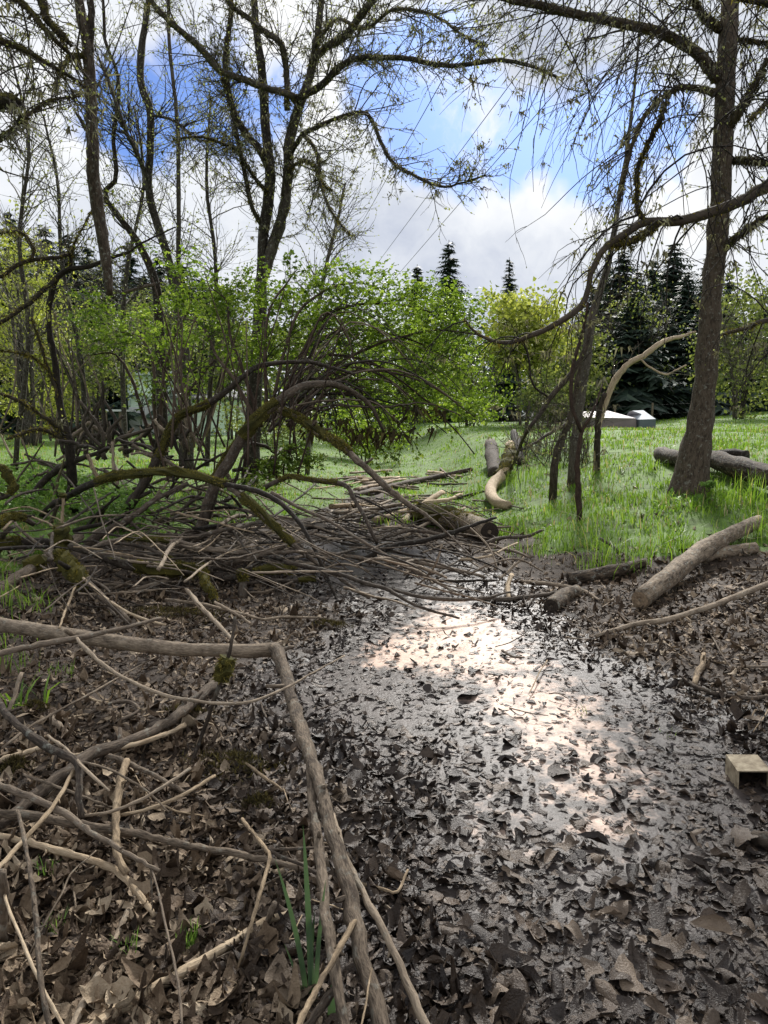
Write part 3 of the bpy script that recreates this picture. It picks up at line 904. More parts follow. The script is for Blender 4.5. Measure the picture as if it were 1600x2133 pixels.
FG = [
 ('stick', 'slim brown stick lying over the long grey branch at left', 'stick', [(-60, 1378, .42), (0, 1362, .43), (80, 1345, .44), (160, 1329, .45), (230, 1313, .45), (290, 1301, .45), (335, 1288, .45)], [13, 13, 12, 9, 7], 'brown'),
 ('twig', 'long thin twig sagging in an arc across the bent branch', 'twig', [(160, 1330, .45), (180, 1352, .44), (205, 1375, .42), (260, 1413, .4), (340, 1448, .39), (400, 1460, .39), (460, 1466, .4), (520, 1462, .41), (590, 1434, .42), (650, 1402, .43), (718, 1366, .44)], [9, 8, 7, 6, 3], 'tan'),
 ('twig', 'straight thin twig crossing under the arching twig', 'twig', [(5, 1558, .2), (60, 1515, .22), (110, 1487, .24), (180, 1450, .26), (240, 1415, .26), (325, 1368, .25)], [6, 5, 5, 3], 'tan'),
 ('branch', 'thick brown forked branch descending from the left edge', 'branch', [(-40, 1430, .3), (0, 1472, .3), (40, 1508, .3), (100, 1555, .28), (158, 1592, .26), (163, 1630, .24), (165, 1665, .22), (170, 1705, .18)], [14, 17, 18, 17, 14, 12], 'brown'),
 ('branch', 'thick dark damp branch curving up from the lower left', 'branch', [(-20, 1728, .05), (40, 1688, .06), (100, 1640, .08), (150, 1605, .1), (200, 1572, .1), (270, 1545, .1), (340, 1508, .1), (400, 1462, .09), (455, 1420, .06), (475, 1400, .04)], [30, 27, 25, 23, 18], 'brown'),
 ('stick', 'short pale knotty stick at the left edge under the brown branch', 'stick', [(-20, 1590, .05), (0, 1585, .05), (50, 1568, .06), (90, 1557, .06)], [13, 12, 11], 'pale'),
 ('stick', 'pale stick running along the thick dark branch', 'stick', [(150, 1574, .08), (200, 1566, .09), (260, 1557, .09), (330, 1535, .09), (385, 1510, .08)], [8, 10, 11, 11], 'pale'),
 ('stick', 'grey forked stick right of the crossing branches', 'stick', [(228, 1575, .1), (265, 1588, .12), (300, 1605, .12), (350, 1632, .1), (388, 1655, .08)], [12, 13, 11, 9], 'tan'),
 ('stick', 'pale notched stick standing nearly upright among the crossing sticks', 'stick', [(264, 1585, .14), (250, 1625, .13), (244, 1690, .12), (240, 1750, .11), (246, 1795, .1), (264, 1820, .08)], [15, 17, 17, 16], 'pale'),
 ('branch', 'reddish brown branch sloping down from the left edge to the pale sticks', 'branch', [(-30, 1622, .22), (0, 1635, .22), (55, 1657, .22), (110, 1682, .21), (155, 1708, .2), (180, 1728, .19), (220, 1750, .18), (262, 1775, .17), (300, 1798, .16), (332, 1814, .15)], [15, 15, 14, 12, 8], 'brown'),
 ('branch', 'long straight tan branch lying across the lower left leaves', 'branch', [(-40, 1692, .1), (0, 1697, .1), (60, 1701, .1), (120, 1712, .1), (200, 1722, .1), (280, 1733, .1), (350, 1749, .1), (430, 1770, .1), (500, 1783, .09), (560, 1795, .08), (645, 1812, .06)], [18, 19, 18, 16, 13], 'tan'),
 ('branch', 'pale notched branch bending down to a broken tip at lower left', 'branch', [(-20, 1735, .06), (40, 1752, .07), (100, 1770, .07), (170, 1785, .07), (230, 1803, .07), (255, 1822, .07), (278, 1850, .06), (300, 1883, .05), (322, 1910, .04)], [14, 16, 16, 17, 16, 12], 'pale'),
 ('stick', 'tan stick reaching down to the bottom edge left of the thick pole', 'stick', [(282, 1866, .05), (262, 1905, .05), (240, 1960, .05), (215, 2010, .05), (190, 2060, .05), (152, 2133, .05), (125, 2180, .05)], [11, 13, 15, 19, 20], 'tan'),
 ('pole', 'thick tan peeled pole lying at the bottom of the picture', 'branch', [(604, 1903, .04), (565, 1918, .04), (500, 1955, .04), (440, 1990, .04), (380, 2022, .04), (320, 2055, .04), (260, 2095, .04), (200, 2140, .04), (130, 2190, .04)], [17, 20, 23, 25, 28, 32], 'pale'),
 ('stick', 'short broken stub standing at the end of the thick tan pole', 'stick', [(558, 1917, .05), (566, 1898, .09), (573, 1880, .12)], [14, 15, 12], 'brown'),
 ('twig', 'thin pale twig bent in the middle right of the long tan branch', 'twig', [(505, 1706, .1), (530, 1738, .13), (552, 1768, .16), (561, 1788, .17), (548, 1840, .16), (535, 1890, .14), (520, 1940, .11), (505, 1990, .07), (492, 2027, .03)], [8, 9, 9, 9, 8, 7], 'pale'),
 ('twig', 'short brown twig resting on the end of the long tan branch', 'twig', [(556, 1770, .12), (600, 1790, .12), (640, 1808, .11), (662, 1820, .1)], [8, 9, 9], 'brown'),
 ('twig', 'level reddish twig ending under the bent grey branch', 'twig', [(522, 1774, .09), (580, 1770, .1), (650, 1766, .1), (695, 1768, .1)], [5, 7, 7], 'brown'),
 ('stick', 'grey upright stick at the far left bottom', 'stick', [(36, 1690, .3), (50, 1740, .32), (62, 1810, .34), (70, 1880, .35), (78, 1950, .35), (82, 2020, .34), (92, 2080, .32), (108, 2150, .3)], [8, 10, 12, 12, 13], 'tan'),
 ('twig', 'pale thin twig leaning beside the grey upright stick', 'twig', [(0, 1820, .2), (15, 1880, .22), (35, 1935, .22), (55, 1985, .21), (80, 2040, .19), (100, 2078, .17), (140, 2150, .14)], [6, 7, 7, 8], 'pale'),
 ('twig', 'very thin twig slanting over the bare leaves at lower left', 'twig', [(200, 1772, .12), (150, 1818, .13), (130, 1860, .12), (100, 1910, .09), (62, 1986, .04)], [3, 4, 4, 4], 'tan'),
 ('stick', 'pale stick slanting from the crossing branches to the left edge', 'stick', [(152, 1606, .24), (125, 1660, .23), (90, 1705, .22), (50, 1747, .21), (0, 1808, .2), (-20, 1835, .19)], [9, 10, 11, 11], 'pale'),
 ('twig', 'thin drooping twig crossing the thick tan pole', 'twig', [(316, 1806, .15), (330, 1860, .14), (345, 1930, .13), (360, 1990, .12), (372, 2050, .11), (379, 2140, .1)], [4, 5, 6, 7], 'brown'),
 ('twig', 'thin twig hanging straight down from the reddish branch tip', 'twig', [(314, 1805, .15), (316, 1850, .1), (317, 1898, .05)], [4, 3, 3], 'tan'),
 ('twig', 'thin twig lying between the brown and reddish branches at left', 'twig', [(50, 1613, .1), (120, 1640, .12), (200, 1668, .12), (224, 1680, .1)], [6, 6, 5], 'tan'),
 ('twig', 'grey straight twig rising to the right across the notched stick', 'twig', [(165, 1700, .15), (230, 1690, .18), (290, 1668, .2), (340, 1638, .22), (397, 1600, .23)], [6, 8, 8, 7], 'tan'),
 ('twig', 'pale twig rising right below the grey straight twig', 'twig', [(248, 1699, .1), (320, 1682, .11), (390, 1650, .12), (448, 1616, .12)], [8, 8, 7], 'pale'),
 ('twig', 'thin twig curving right from the crossing branches', 'twig', [(175, 1588, .2), (230, 1603, .2), (270, 1625, .19), (310, 1652, .16), (352, 1692, .1)], [5, 5, 5, 4], 'tan'),
 ('twig', 'short twig crossing the brown forked branch at its fork', 'twig', [(100, 1532, .2), (150, 1572, .26), (185, 1610, .28), (228, 1648, .26)], [6, 7, 7, 5], 'tan'),
 ('stick', 'grey stick leaning at the left edge beside the flopped grass', 'stick', [(8, 1520, .1), (22, 1470, .2), (45, 1402, .3)], [8, 10, 9], 'tan'),
 ('post', 'thin dark upright stick with a moss tuft in front of the long branch', 'stick', [(396, 1605, .02), (410, 1560, .1), (428, 1510, .2), (450, 1448, .34), (470, 1390, .46), (482, 1340, .56), (489, 1285, .66)], [8, 8, 9, 8, 7], 'dark'),
 ('stump', 'grey broken stem standing at the far left bottom edge', 'stick', [(6, 1965, .02), (8, 1900, .14), (5, 1815, .3)], [17, 19, 18], 'brown'),
 ('twig', 'short tan twig lying right of the dark moss patch', 'twig', [(498, 1583, .05), (540, 1610, .06), (588, 1647, .05)], [5, 7, 6], 'pale'),
 ('twig', 'short pale forked twig right of the bent grey branch', 'twig', [(735, 1838, .04), (790, 1850, .05), (828, 1856, .05), (850, 1812, .06)], [7, 8, 7, 5], 'pale'),
 ('twig', 'grey twig lying in the wet leaves behind the three limbs', 'twig', [(742, 1855, .03), (790, 1880, .04), (830, 1905, .03)], [6, 7, 6], 'tan'),
 ('twig', 'thin bare twig standing beside the flopped grass at left', 'twig', [(105, 1530, .02), (106, 1500, .1), (110, 1485, .16)], [4, 4, 3], 'brown'),
 ('stick', 'curved brown root stub behind the crossing sticks', 'stick', [(105, 1490, .06), (120, 1510, .06), (145, 1530, .05)], [10, 13, 12], 'tan'),
 ('stick', 'low knobbly stick half buried in leaves left of the arching twig', 'stick', [(190, 1485, .03), (235, 1465, .05), (270, 1462, .05), (288, 1480, .04), (250, 1500, .03), (205, 1520, .03)], [6, 8, 8, 8, 7], 'brown'),
 # right-hand side
 ('log', 'long sawn log sloping down the right bank to the mud', 'log', [(1333, 1250, .10), (1395, 1199, .15), (1460, 1149, .17), (1520, 1115, .16), (1580, 1085, .12)], [39, 40, 38, 33, 26], 'rot'),
 ('log', 'weathered half-buried log beneath the long sawn log', 'log', [(1465, 1162, .06), (1510, 1150, .07), (1572, 1142, .06)], [22, 26, 24], 'rot'),
 ('log', 'short sawn log with a dark end lying on the mud', 'log', [(1148, 1264, .055), (1170, 1247, .055), (1200, 1232, .05)], [34, 35, 30], 'rot'),
 ('log', 'weathered grey log at the foot of the right bank', 'log', [(1184, 1206, .06), (1230, 1200, .07), (1280, 1190, .08), (1340, 1172, .06)], [26, 30, 28, 18], 'rot'),
 ('stick', 'long tan stick lying on the mud at the right', 'stick', [(1242, 1326, .04), (1320, 1302, .06), (1400, 1288, .07), (1480, 1262, .08), (1540, 1240, .09), (1600, 1216, .1), (1680, 1190, .1)], [9, 12, 13, 13], 'tan'),
 ('stick', 'pale peeled stick pointing away on the mud at right', 'stick', [(1466, 1363, .04), (1457, 1398, .04), (1444, 1428, .05)], [11, 14, 13], 'pale'),
 ('stick', 'dark damp stick curving along the mud at the right edge', 'stick', [(1400, 1436, .02), (1425, 1416, .05), (1450, 1432, .05), (1500, 1447, .04), (1560, 1453, .04), (1630, 1450, .04)], [8, 10, 10, 9], 'brown'),
 ('twig', 'thin brown twig at the right edge above the dark damp stick', 'twig', [(1530, 1392, .03), (1570, 1388, .04), (1640, 1390, .03)], [4, 6, 6], 'brown'),
 ('stick', 'dark wet branch stub at the right edge below the open box', 'stick', [(1570, 1745, .03), (1600, 1750, .05), (1660, 1760, .06)], [30, 38, 40], 'dark'),
 ('stick', 'short pale chip of branch standing by the end of the brush', 'stick', [(1066, 1198, .14), (1056, 1225, .08), (1062, 1249, .03)], [10, 10, 8], 'pale'),
 ('stick', 'pale curved stick lying behind the short sawn log', 'stick', [(1085, 1210, .05), (1130, 1215, .06), (1180, 1222, .06), (1220, 1232, .05), (1252, 1252, .03)], [7, 9, 9, 6], 'tan'),
 ('stick', 'dark damp stick lying left of the short sawn log', 'stick', [(990, 1247, .04), (1060, 1248, .05), (1120, 1242, .05), (1182, 1228, .05)], [8, 11, 10, 8], 'dark'),
 ('twig', 'dark twig poking from the grass above the weathered log', 'twig', [(1250, 1122, .14), (1280, 1140, .1), (1310, 1160, .04)], [7, 5, 3], 'dark'),
 ('twig', 'thin level twig on the mud right of the sawn log', 'twig', [(1470, 1190, .02), (1530, 1183, .04), (1600, 1186, .04)], [4, 5, 4], 'tan'),
]
for e in FG:
    end = None
    if e[1].startswith('long sawn'): end = 'cutwood'
    elif e[1].startswith('short sawn') or e[1].startswith('weathered grey log'): end = 'darkcut'
    o, P, rad = stick(*e, end=end, k=14 if e[0] == 'log' else 8, jit=.09 if e[0] == 'log' else .05)
    if e[0] == 'post':
        i = 18; fuzz(o, P[i - 2:i + 3], rad[i - 2:i + 3] * 2.6, 420, .02, lump=.5, droop=.3)

# creek further back: drift logs, the thick mossy log, stump and curved trunk
MID = [
 ('log', 'bright pale driftwood pole lying across the creek', 'log', [(778, 1085, .05), (815, 1075, .07), (850, 1062, .09)], [12, 13, 11], 'pale'),
 ('log', 'pale driftwood pole rising right onto the thick mossy log', 'log', [(836, 1090, .05), (868, 1062, .12), (895, 1042, .2), (922, 1025, .26)], [13, 14, 13, 10], 'pale'),
 ('stick', 'curved pale stick resting on the back of the mossy log', 'stick', [(882, 1050, .18), (925, 1043, .2), (962, 1030, .2)], [9, 9, 6], 'pale'),
 ('log', 'thick mossy log with a sawn end by the right bank', 'log', [(1020, 1108, .14), (985, 1095, .14), (950, 1083, .14), (905, 1075, .14), (862, 1066, .12)], [44, 46, 44, 36], 'rot', (.25, .95, .3, .12)),
 ('log', 'long grey log lying along the far creek', 'log', [(735, 1032, .06), (800, 1017, .06), (860, 1003, .07), (920, 992, .08), (982, 978, .08)], [10, 12, 12, 9], 'brown'),
 ('log', 'short pale log end at the left of the far creek', 'log', [(688, 1055, .07), (748, 1052, .07)], [11, 10], 'pale'),
 ('stick', 'dark drift stick behind the bright pale pole', 'stick', [(700, 1070, .05), (760, 1063, .07), (830, 1050, .1), (888, 1042, .1)], [7, 8, 7, 5], 'brown'),
 ('stick', 'brown drift stick just below the dark drift stick', 'stick', [(695, 1080, .04), (770, 1072, .06), (838, 1060, .08)], [6, 7, 6], 'brown'),
 ('stick', 'weathered board-like stick on the far creek bank', 'stick', [(750, 1003, .05), (795, 997, .06), (832, 995, .05)], [7, 8, 6], 'pale'),
 ('stick', 'far drift stick left of the long grey log', 'stick', [(730, 985, .05), (770, 982, .05), (815, 980, .05)], [5, 6, 5], 'tan'),
 ('stump', 'dark broken stump beside the curved pale trunk', 'stump', [(1032, 990, .02), (1028, 960, .2), (1022, 925, .45)], [30, 28, 25], 'dark'),
 ('stump', 'dark snag behind the curved pale trunk', 'stump', [(1085, 970, .02), (1078, 930, .3), (1070, 900, .5)], [22, 20, 14], 'mossy'),
 ('log', 'curved pale trunk bending down into the bank grass', 'log', [(1062, 925, .55), (1060, 960, .36), (1047, 988, .22), (1026, 1010, .16), (1022, 1030, .12), (1035, 1046, .1), (1060, 1054, .04)], [16, 22, 24, 23, 22, 20], 'pale', (.08, .42, .2, .3)),
 ('log', 'rough fallen log behind the alder trunk', 'log', [(1376, 945, .16), (1425, 957, .18), (1480, 955, .2), (1530, 970, .2), (1600, 995, .2), (1690, 1020, .2)], [30, 34, 40, 48, 52], 'rot'),
 ('log', 'short dark log lying behind the rough fallen log', 'log', [(1488, 948, .24), (1520, 946, .26), (1556, 950, .25)], [16, 22, 22], 'dark'),
]
for e in MID:
    o, P, rad = stick(*e[:6], moss=e[6] if len(e) > 6 else None, k=14 if e[0] in ('log', 'stump') else 7, jit=.10, end='darkcut' if 'sawn end' in e[1] else None)

# ------------------------------------------------------------------ the brush heap across the creek
BR = [
 ('branch', 'dark arching branch over the left grass', [(48, 1060, 9.6), (70, 1033, 9.6), (100, 995, 9.6), (130, 970, 9.5), (160, 957, 9.5), (195, 947, 9.4), (228, 933, 9.4)], [13, 13, 12, 8], 'dark', None),
 ('branch', 'great arching branch with a thick moss coat over the brush heap', [(62, 1122, 9.3), (78, 1090, 9.2), (100, 1060, 9.0), (140, 1033, 8.6), (190, 1008, 8.2), (245, 992, 7.9), (300, 987, 7.7), (360, 985, 7.5), (420, 996, 7.3), (470, 1010, 7.1), (530, 1020, 7.0), (575, 1038, 6.9), (620, 1080, 6.7), (655, 1140, 6.5), (680, 1200, 6.4), (700, 1250, 6.2), (712, 1290, 6.0)], [13, 15, 15, 14, 14, 13, 11, 9, 7, 5], 'dark', (.33, .66, 0.1, .45)),
 ('branch', 'mossy side branch falling right from the great arch', [(478, 1015, 7.1), (512, 1043, 7.0), (555, 1080, 6.9), (600, 1122, 6.8), (650, 1166, 6.7), (720, 1215, 6.4), (770, 1245, 6.1)], [15, 15, 12, 9, 6], 'brown', (.08, .45, .1, .45)),
 ('branch', 'thick leaning stem rising through the heap and bowing right', [(345, 1172, 8.4), (375, 1138, 8.5), (415, 1100, 8.6), (432, 1050, 8.6), (452, 1000, 8.6), (475, 965, 8.6), (505, 912, 8.6), (540, 870, 8.6), (580, 836, 8.7), (625, 808, 8.8), (670, 800, 9.0), (715, 806, 9.2), (770, 842, 9.4), (800, 900, 9.5)], [14, 19, 21, 22, 21, 20, 16, 11, 6], 'brown', (.42, .56, .25, .3)),
 ('branch', 'second stem pressed against the thick leaning stem', [(424, 1100, 8.75), (442, 1045, 8.75), (455, 990, 8.75), (478, 945, 8.75), (505, 905, 8.8)], [15, 17, 15, 10], 'dark', (.5, .95, .4, .3)),
 ('branch', 'dark forked stem bowing up and right above the thick leaning stem', [(256, 1100, 8.9), (263, 1062, 8.9), (278, 1038, 8.9), (300, 1003, 8.9), (325, 962, 8.9), (350, 912, 9), (370, 872, 9), (422, 848, 9), (465, 822, 9), (515, 777, 9), (545, 760, 9), (600, 752, 9.1), (660, 755, 9.2), (740, 780, 9.3)], [22, 21, 16, 14, 11, 9, 6], 'dark', (.25, .5, .2, .2)),
 ('branch', 'mossy branch descending right from the bowed stem to the creek', [(570, 848, 9), (620, 870, 8.8), (665, 903, 8.5), (700, 922, 8.2), (740, 953, 8), (790, 998, 7.8), (840, 1043, 7.6), (885, 1072, 7.4), (930, 1110, 7.2)], [13, 17, 16, 14, 10, 5], 'tan', (.05, .5, .3, .25)),
 ('branch', 'dark elbowed branch right of the great arch', [(552, 1015, 7.6), (600, 993, 7.6), (650, 1001, 7.5), (717, 1010, 7.4), (735, 1035, 7.3), (760, 1075, 7.2), (785, 1130, 7.1)], [11, 10, 10, 8, 7], 'dark', (.1, .5, .1, .1)),
 ('log', 'pale leaning beam with a splintered tip at the left edge', [(-60, 1262, 5.6), (0, 1228, 6.0), (50, 1195, 6.4), (92, 1166, 6.8), (130, 1142, 7.1), (168, 1116, 7.4)], [24, 25, 24, 19], 'tan', (.5, .62, .1, .7)),
 ('branch', 'thin branch rising right to the great arch', [(178, 1137, 8.0), (215, 1112, 8.1), (252, 1088, 8.2), (278, 1074, 8.2), (325, 1042, 8.3), (392, 1005, 8.4)], [20, 18, 14, 9], 'brown', None),
 ('log', 'mossy log lying low across the front of the heap', [(148, 1138, .3), (200, 1152, .28), (240, 1168, .25), (290, 1181, .22), (340, 1187, .2), (400, 1190, .18), (436, 1188, .16)], [16, 20, 22, 24, 20], 'dark', (.55, .95, .3, .5)),
 ('branch', 'long grey branch snaking across the front of the heap', [(188, 1143, .3), (215, 1130, .32), (260, 1122, .34), (320, 1125, .34), (370, 1130, .32), (430, 1142, .3), (500, 1150, .28), (580, 1150, .26), (640, 1147, .25), (770, 1166, .2)], [7, 9, 9, 9, 6], 'brown', (.15, .3, .1, .3)),
 ('stick', 'thin pale stick lying over the low mossy log', [(153, 1139, .38), (215, 1146, .36), (277, 1158, .33)], [4, 4, 4], 'pale', None),
 ('branch', 'bowed dark branch with a mossy tail in front of the heap', [(192, 1142, .32), (240, 1131, .36), (300, 1140, .34), (345, 1160, .28), (392, 1178, .2), (445, 1196, .12)], [6, 7, 8, 9], 'dark', (.6, .95, .2, .4)),
 ('branch', 'brown branch rising right from behind the low mossy log', [(428, 1197, .06), (462, 1179, .14), (500, 1167, .2), (545, 1156, .25), (605, 1132, .32), (660, 1105, .4)], [11, 12, 11, 7], 'brown', None),
 ('stick', 'level tan stick under the low mossy log', [(208, 1218, .05), (280, 1216, .06), (330, 1215, .06), (384, 1211, .06)], [6, 7, 7], 'tan', None),
 ('stick', 'short forked stick in front of the level tan stick', [(222, 1228, .06), (248, 1222, .1), (272, 1210, .16)], [7, 6, 4], 'tan', None),
 ('stick', 'pale stick running down right towards the bent branch', [(388, 1228, .16), (417, 1262, .13), (450, 1297, .1), (492, 1342, .06)], [9, 10, 9], 'tan', None),
 ('branch', 'long thin tan branch lying in front of the heap', [(345, 1249, .06), (425, 1260, .07), (500, 1277, .08), (550, 1291, .08), (590, 1286, .08), (680, 1288, .06)], [7, 7, 6, 5], 'tan', None),
 ('stick', 'thin stick branching down right below the mossy root', [(448, 1255, .14), (490, 1278, .12), (525, 1302, .08)], [7, 6, 5], 'tan', None),
 ('log', 'mossy log end poking right over the puddle', [(465, 1207, .14), (520, 1196, .16), (560, 1189, .17), (620, 1190, .16), (655, 1193, .14)], [12, 15, 14, 11], 'dark', (.35, .8, .3, .5)),
 ('stick', 'moss-tipped stick just above the puddle edge', [(495, 1216, .1), (600, 1209, .12), (658, 1206, .12)], [6, 8, 9], 'dark', (.75, 1.0, .1, .6)),
 ('stump', 'dark rotten stub standing in the brush heap', [(506, 1248, .0), (505, 1215, .12), (503, 1186, .24)], [18, 17, 15], 'dark', (.6, 1.0, .2, .2)),
 ('branch', 'curled mossy root in front of the heap', [(418, 1183, .22), (428, 1210, .18), (440, 1235, .12), (447, 1258, .06)], [12, 14, 13, 10], 'dark', (.2, .95, .4, .35)),
 ('stump', 'moss-shrouded stump at the left of the heap', [(128, 1180, .04), (128, 1140, .22), (126, 1098, .42)], [26, 30, 22], 'mossy', (.35, 1.0, .6, .5)),
 ('stake', 'bleached upright stake with a moss cap at the left', [(130, 1100, 7.3), (130, 1065, 7.3), (131, 1028, 7.3)], [7, 6, 6], 'pale', (.85, 1.0, .0, 1.5)),
 ('branch', 'hanging mossy root mass below the leaning beam', [(118, 1150, .3), (145, 1178, .24), (165, 1205, .18), (180, 1232, .1)], [18, 26, 28, 14], 'mossy', (.1, .95, .5, .4)),
 ('stick', 'thin stick fanning down right from the hanging mossy root', [(172, 1203, .2), (220, 1246, .14), (280, 1282, .1), (345, 1302, .06)], [5, 6, 5], 'pale', None),
 ('stick', 'grey splintered stick fanning from the hanging mossy root', [(178, 1208, .18), (225, 1252, .12), (268, 1296, .04)], [11, 14, 12], 'brown', None),
 ('stick', 'short dark stick fanning from the hanging mossy root', [(182, 1203, .2), (215, 1222, .16), (245, 1250, .1)], [5, 6, 5], 'brown', None),
 ('stick', 'thin pale stick slanting down left to the long branch', [(157, 1220, .18), (140, 1262, .1), (123, 1308, .3)], [5, 5, 4], 'pale', None),
 ('branch', 'left-edge hooked branch with yellow moss balls', [(-30, 960, 6), (0, 973, 6), (15, 985, 6), (25, 1005, 6), (27, 1018, 6), (14, 1032, 6), (-12, 1040, 6)], [12, 12, 11, 11, 12], 'dark', (.25, .75, .5, .5)),
 ('log', 'dark log at the left edge of the heap', [(-60, 1138, .14), (0, 1134, .16), (50, 1130, .17), (105, 1131, .15)], [24, 26, 24, 18], 'dark', (.3, .6, .1, .15)),
 ('branch', 'crooked mossy branch above the dark left log', [(-40, 1110, .3), (0, 1092, .36), (25, 1078, .42), (45, 1078, .42), (70, 1092, .34)], [14, 15, 14, 10], 'dark', (.3, .85, .2, .45)),
 ('branch', 'dark looped branch standing at the left edge', [(-5, 1155, .04), (3, 1125, .2), (15, 1104, .32), (30, 1096, .36)], [10, 10, 9], 'dark', None),
 ('stick', 'thin stick falling right to the leaning beam', [(20, 1075, 7.6), (50, 1110, 7.3), (105, 1150, 7.0)], [5, 6, 5], 'tan', None),
 ('stick', 'thin dark stick rising under the great arch at left', [(178, 1100, 8.4), (208, 1066, 8.3), (250, 1030, 8.2)], [7, 6, 4], 'dark', None),
 ('stick', 'dark prop stick leaning under the great arch', [(92, 1125, 8.8), (108, 1090, 8.8), (122, 1040, 8.7)], [10, 9, 7], 'dark', None),
 ('stick', 'pale peeled stick propped on the dark arching branch', [(205, 1000, 9.0), (192, 970, 9.1), (182, 948, 9.2)], [8, 8, 6], 'pale', None),
 ('stick', 'grey stick standing behind the great arch', [(245, 1010, 8.9), (236, 965, 8.9), (234, 920, 8.9)], [6, 7, 6], 'tan', None),
 ('branch', 'thin branch sweeping from the moss-coated arch to the puddle', [(565, 1025, 7.0), (620, 1055, 6.9), (680, 1082, 6.9), (750, 1125, 6.8), (810, 1160, 6.7), (880, 1200, 6.5), (965, 1238, 6.3)], [7, 7, 6, 5, 3], 'brown', None),
 ('branch', 'long curved branch reaching over the near puddle', [(590, 1170, .3), (640, 1180, .28), (700, 1195, .26), (762, 1215, .24), (808, 1228, .22), (850, 1252, .18), (900, 1272, .13), (957, 1288, .06)], [9, 10, 9, 7, 4], 'dark', None),
 ('branch', 'dark sagging branch over the puddle right of the curved branch', [(820, 1228, .2), (885, 1245, .18), (940, 1249, .17), (1000, 1246, .16), (1065, 1233, .15)], [6, 8, 8, 5], 'dark', None),
 ('branch', 'straight dark branch rising right past the mossy log', [(755, 1166, 7.2), (825, 1137, 7.3), (875, 1127, 7.4), (950, 1107, 7.6), (1000, 1091, 7.7), (1034, 1078, 7.8)], [11, 11, 9, 6], 'dark', None),
 ('branch', 'slim branch running down right into the puddle', [(790, 1160, .3), (850, 1183, .25), (900, 1206, .2), (955, 1240, .1)], [7, 7, 5], 'brown', None),
 ('branch', 'slim tan branch lying right of the puddle brush', [(815, 1158, .24), (875, 1172, .22), (950, 1187, .18), (1010, 1203, .1)], [8, 8, 6], 'brown', None),
 ('twig', 'fine arching twig between the drift poles and the heap', [(840, 1045, 7.6), (880, 1070, 7.5), (937, 1115, 7.3), (995, 1172, 7.0)], [4, 4, 3], 'brown', None),
 ('twig', 'fine drooping twig in front of the mossy log end', [(980, 1100, 7.6), (1017, 1137, 7.4), (1037, 1186, 7.1)], [4, 4, 3], 'tan', None),
 ('twig', 'pale bent twig standing in the middle of the brush', [(920, 1133, .5), (910, 1170, .36), (890, 1200, .22), (870, 1219, .1)], [4, 5, 4], 'tan', None),
 ('stick', 'level stick crossing the right of the brush', [(895, 1211, .1), (960, 1210, .11), (1035, 1209, .1)], [6, 6, 5], 'dark', None),
 ('stick', 'thin stick slanting up right at the brush end', [(1040, 1206, .06), (1065, 1185, .14), (1092, 1160, .24)], [4, 5, 4], 'tan', None),
 ('stick', 'brown stick sloping right below the bank grass', [(1020, 1134, .12), (1075, 1150, .1), (1105, 1162, .08)], [6, 6, 4], 'brown', None),
 ('stick', 'pale thin stick rising to the bank grass', [(958, 1166, .1), (1012, 1160, .12), (1078, 1131, .14)], [5, 5, 4], 'pale', None),
 ('stick', 'forked dark stick lying at the foot of the bank grass', [(1008, 1131, .12), (1050, 1120, .14), (1100, 1116, .12), (1132, 1104, .12)], [7, 8, 6], 'dark', None),
 ('twig', 'long pale twig arching across the brush to the right mud', [(980, 1195, .2), (1030, 1172, .3), (1080, 1165, .3), (1130, 1190, .12)], [4, 4, 3], 'tan', None),
]
for nm, lb, pts, w, mt, ms in BR:
    cat = {'log': 'log', 'branch': 'branch', 'stick': 'stick', 'twig': 'twig', 'stump': 'stump', 'stake': 'stick'}[nm]
    stick(nm, lb, cat, pts, w, mt, moss=ms, k=9, jit=.06)

# the rest of the heap: sticks nothing tells apart
heap_proto = []
for i in range(150):
    cxp = random.uniform(230, 1040); cyp = random.gauss(1140, 42)
    if cyp < 1050 or cyp > 1245: cyp = random.uniform(1060, 1230)
    if cxp > 900 and cyp > 1225: cyp -= 30
    L = random.uniform(60, 210); a = random.gauss(.10, .30); bend = random.gauss(-6, 10)
    h0 = random.uniform(.02, .34) * (1 if cxp < 900 else .5)
    dx, dy = math.cos(a) * L * .5, math.sin(a) * L * .28
    pts = [(cxp - dx, cyp - dy, max(.02, h0 + random.gauss(0, .06))), (cxp - dx * .3, cyp - dy * .3 + bend, h0), (cxp + dx * .4, cyp + dy * .4 + bend * .7, h0), (cxp + dx, cyp + dy, max(.02, h0 + random.gauss(-.03, .06)))]
    w = random.choice([2.6, 3.2, 4, 4, 5, 6, 8])
    stick('stick', 'thin bare stick heaped in the tangle across the creek', 'stick', pts, [w, w, w * .6], random.choice(['brown', 'brown', 'tan', 'dark', 'tan', 'dark']), group='sticks heaped across the creek', k=5, nubs=1)
for i in range(46):
    cxp = random.uniform(560, 1010); cyp = random.uniform(1060, 1250)
    a = random.uniform(.15, .75); L = random.uniform(80, 230); bend = random.uniform(-34, 8)
    h0 = random.uniform(.12, .5); dx, dy = math.cos(a) * L * .5, math.sin(a) * L * .4
    if cyp + dy > 1275: dy = 1275 - cyp
    pts = [(cxp - dx, cyp - dy, h0 + .1), (cxp - dx * .2, cyp - dy * .2 + bend * .6, h0), (cxp + dx * .5, cyp + dy * .35 + bend * .3, h0 * .6), (cxp + dx, cyp + dy, .03)]
    w = random.choice([2, 2.5, 3, 4, 5])
    stick('twig', 'fine drooping twig fanning out over the creek water', 'twig', pts, [w, w, w * .5], random.choice(['brown', 'twig', 'tan']), group='fine twigs fanning over the creek', k=4, nubs=1)
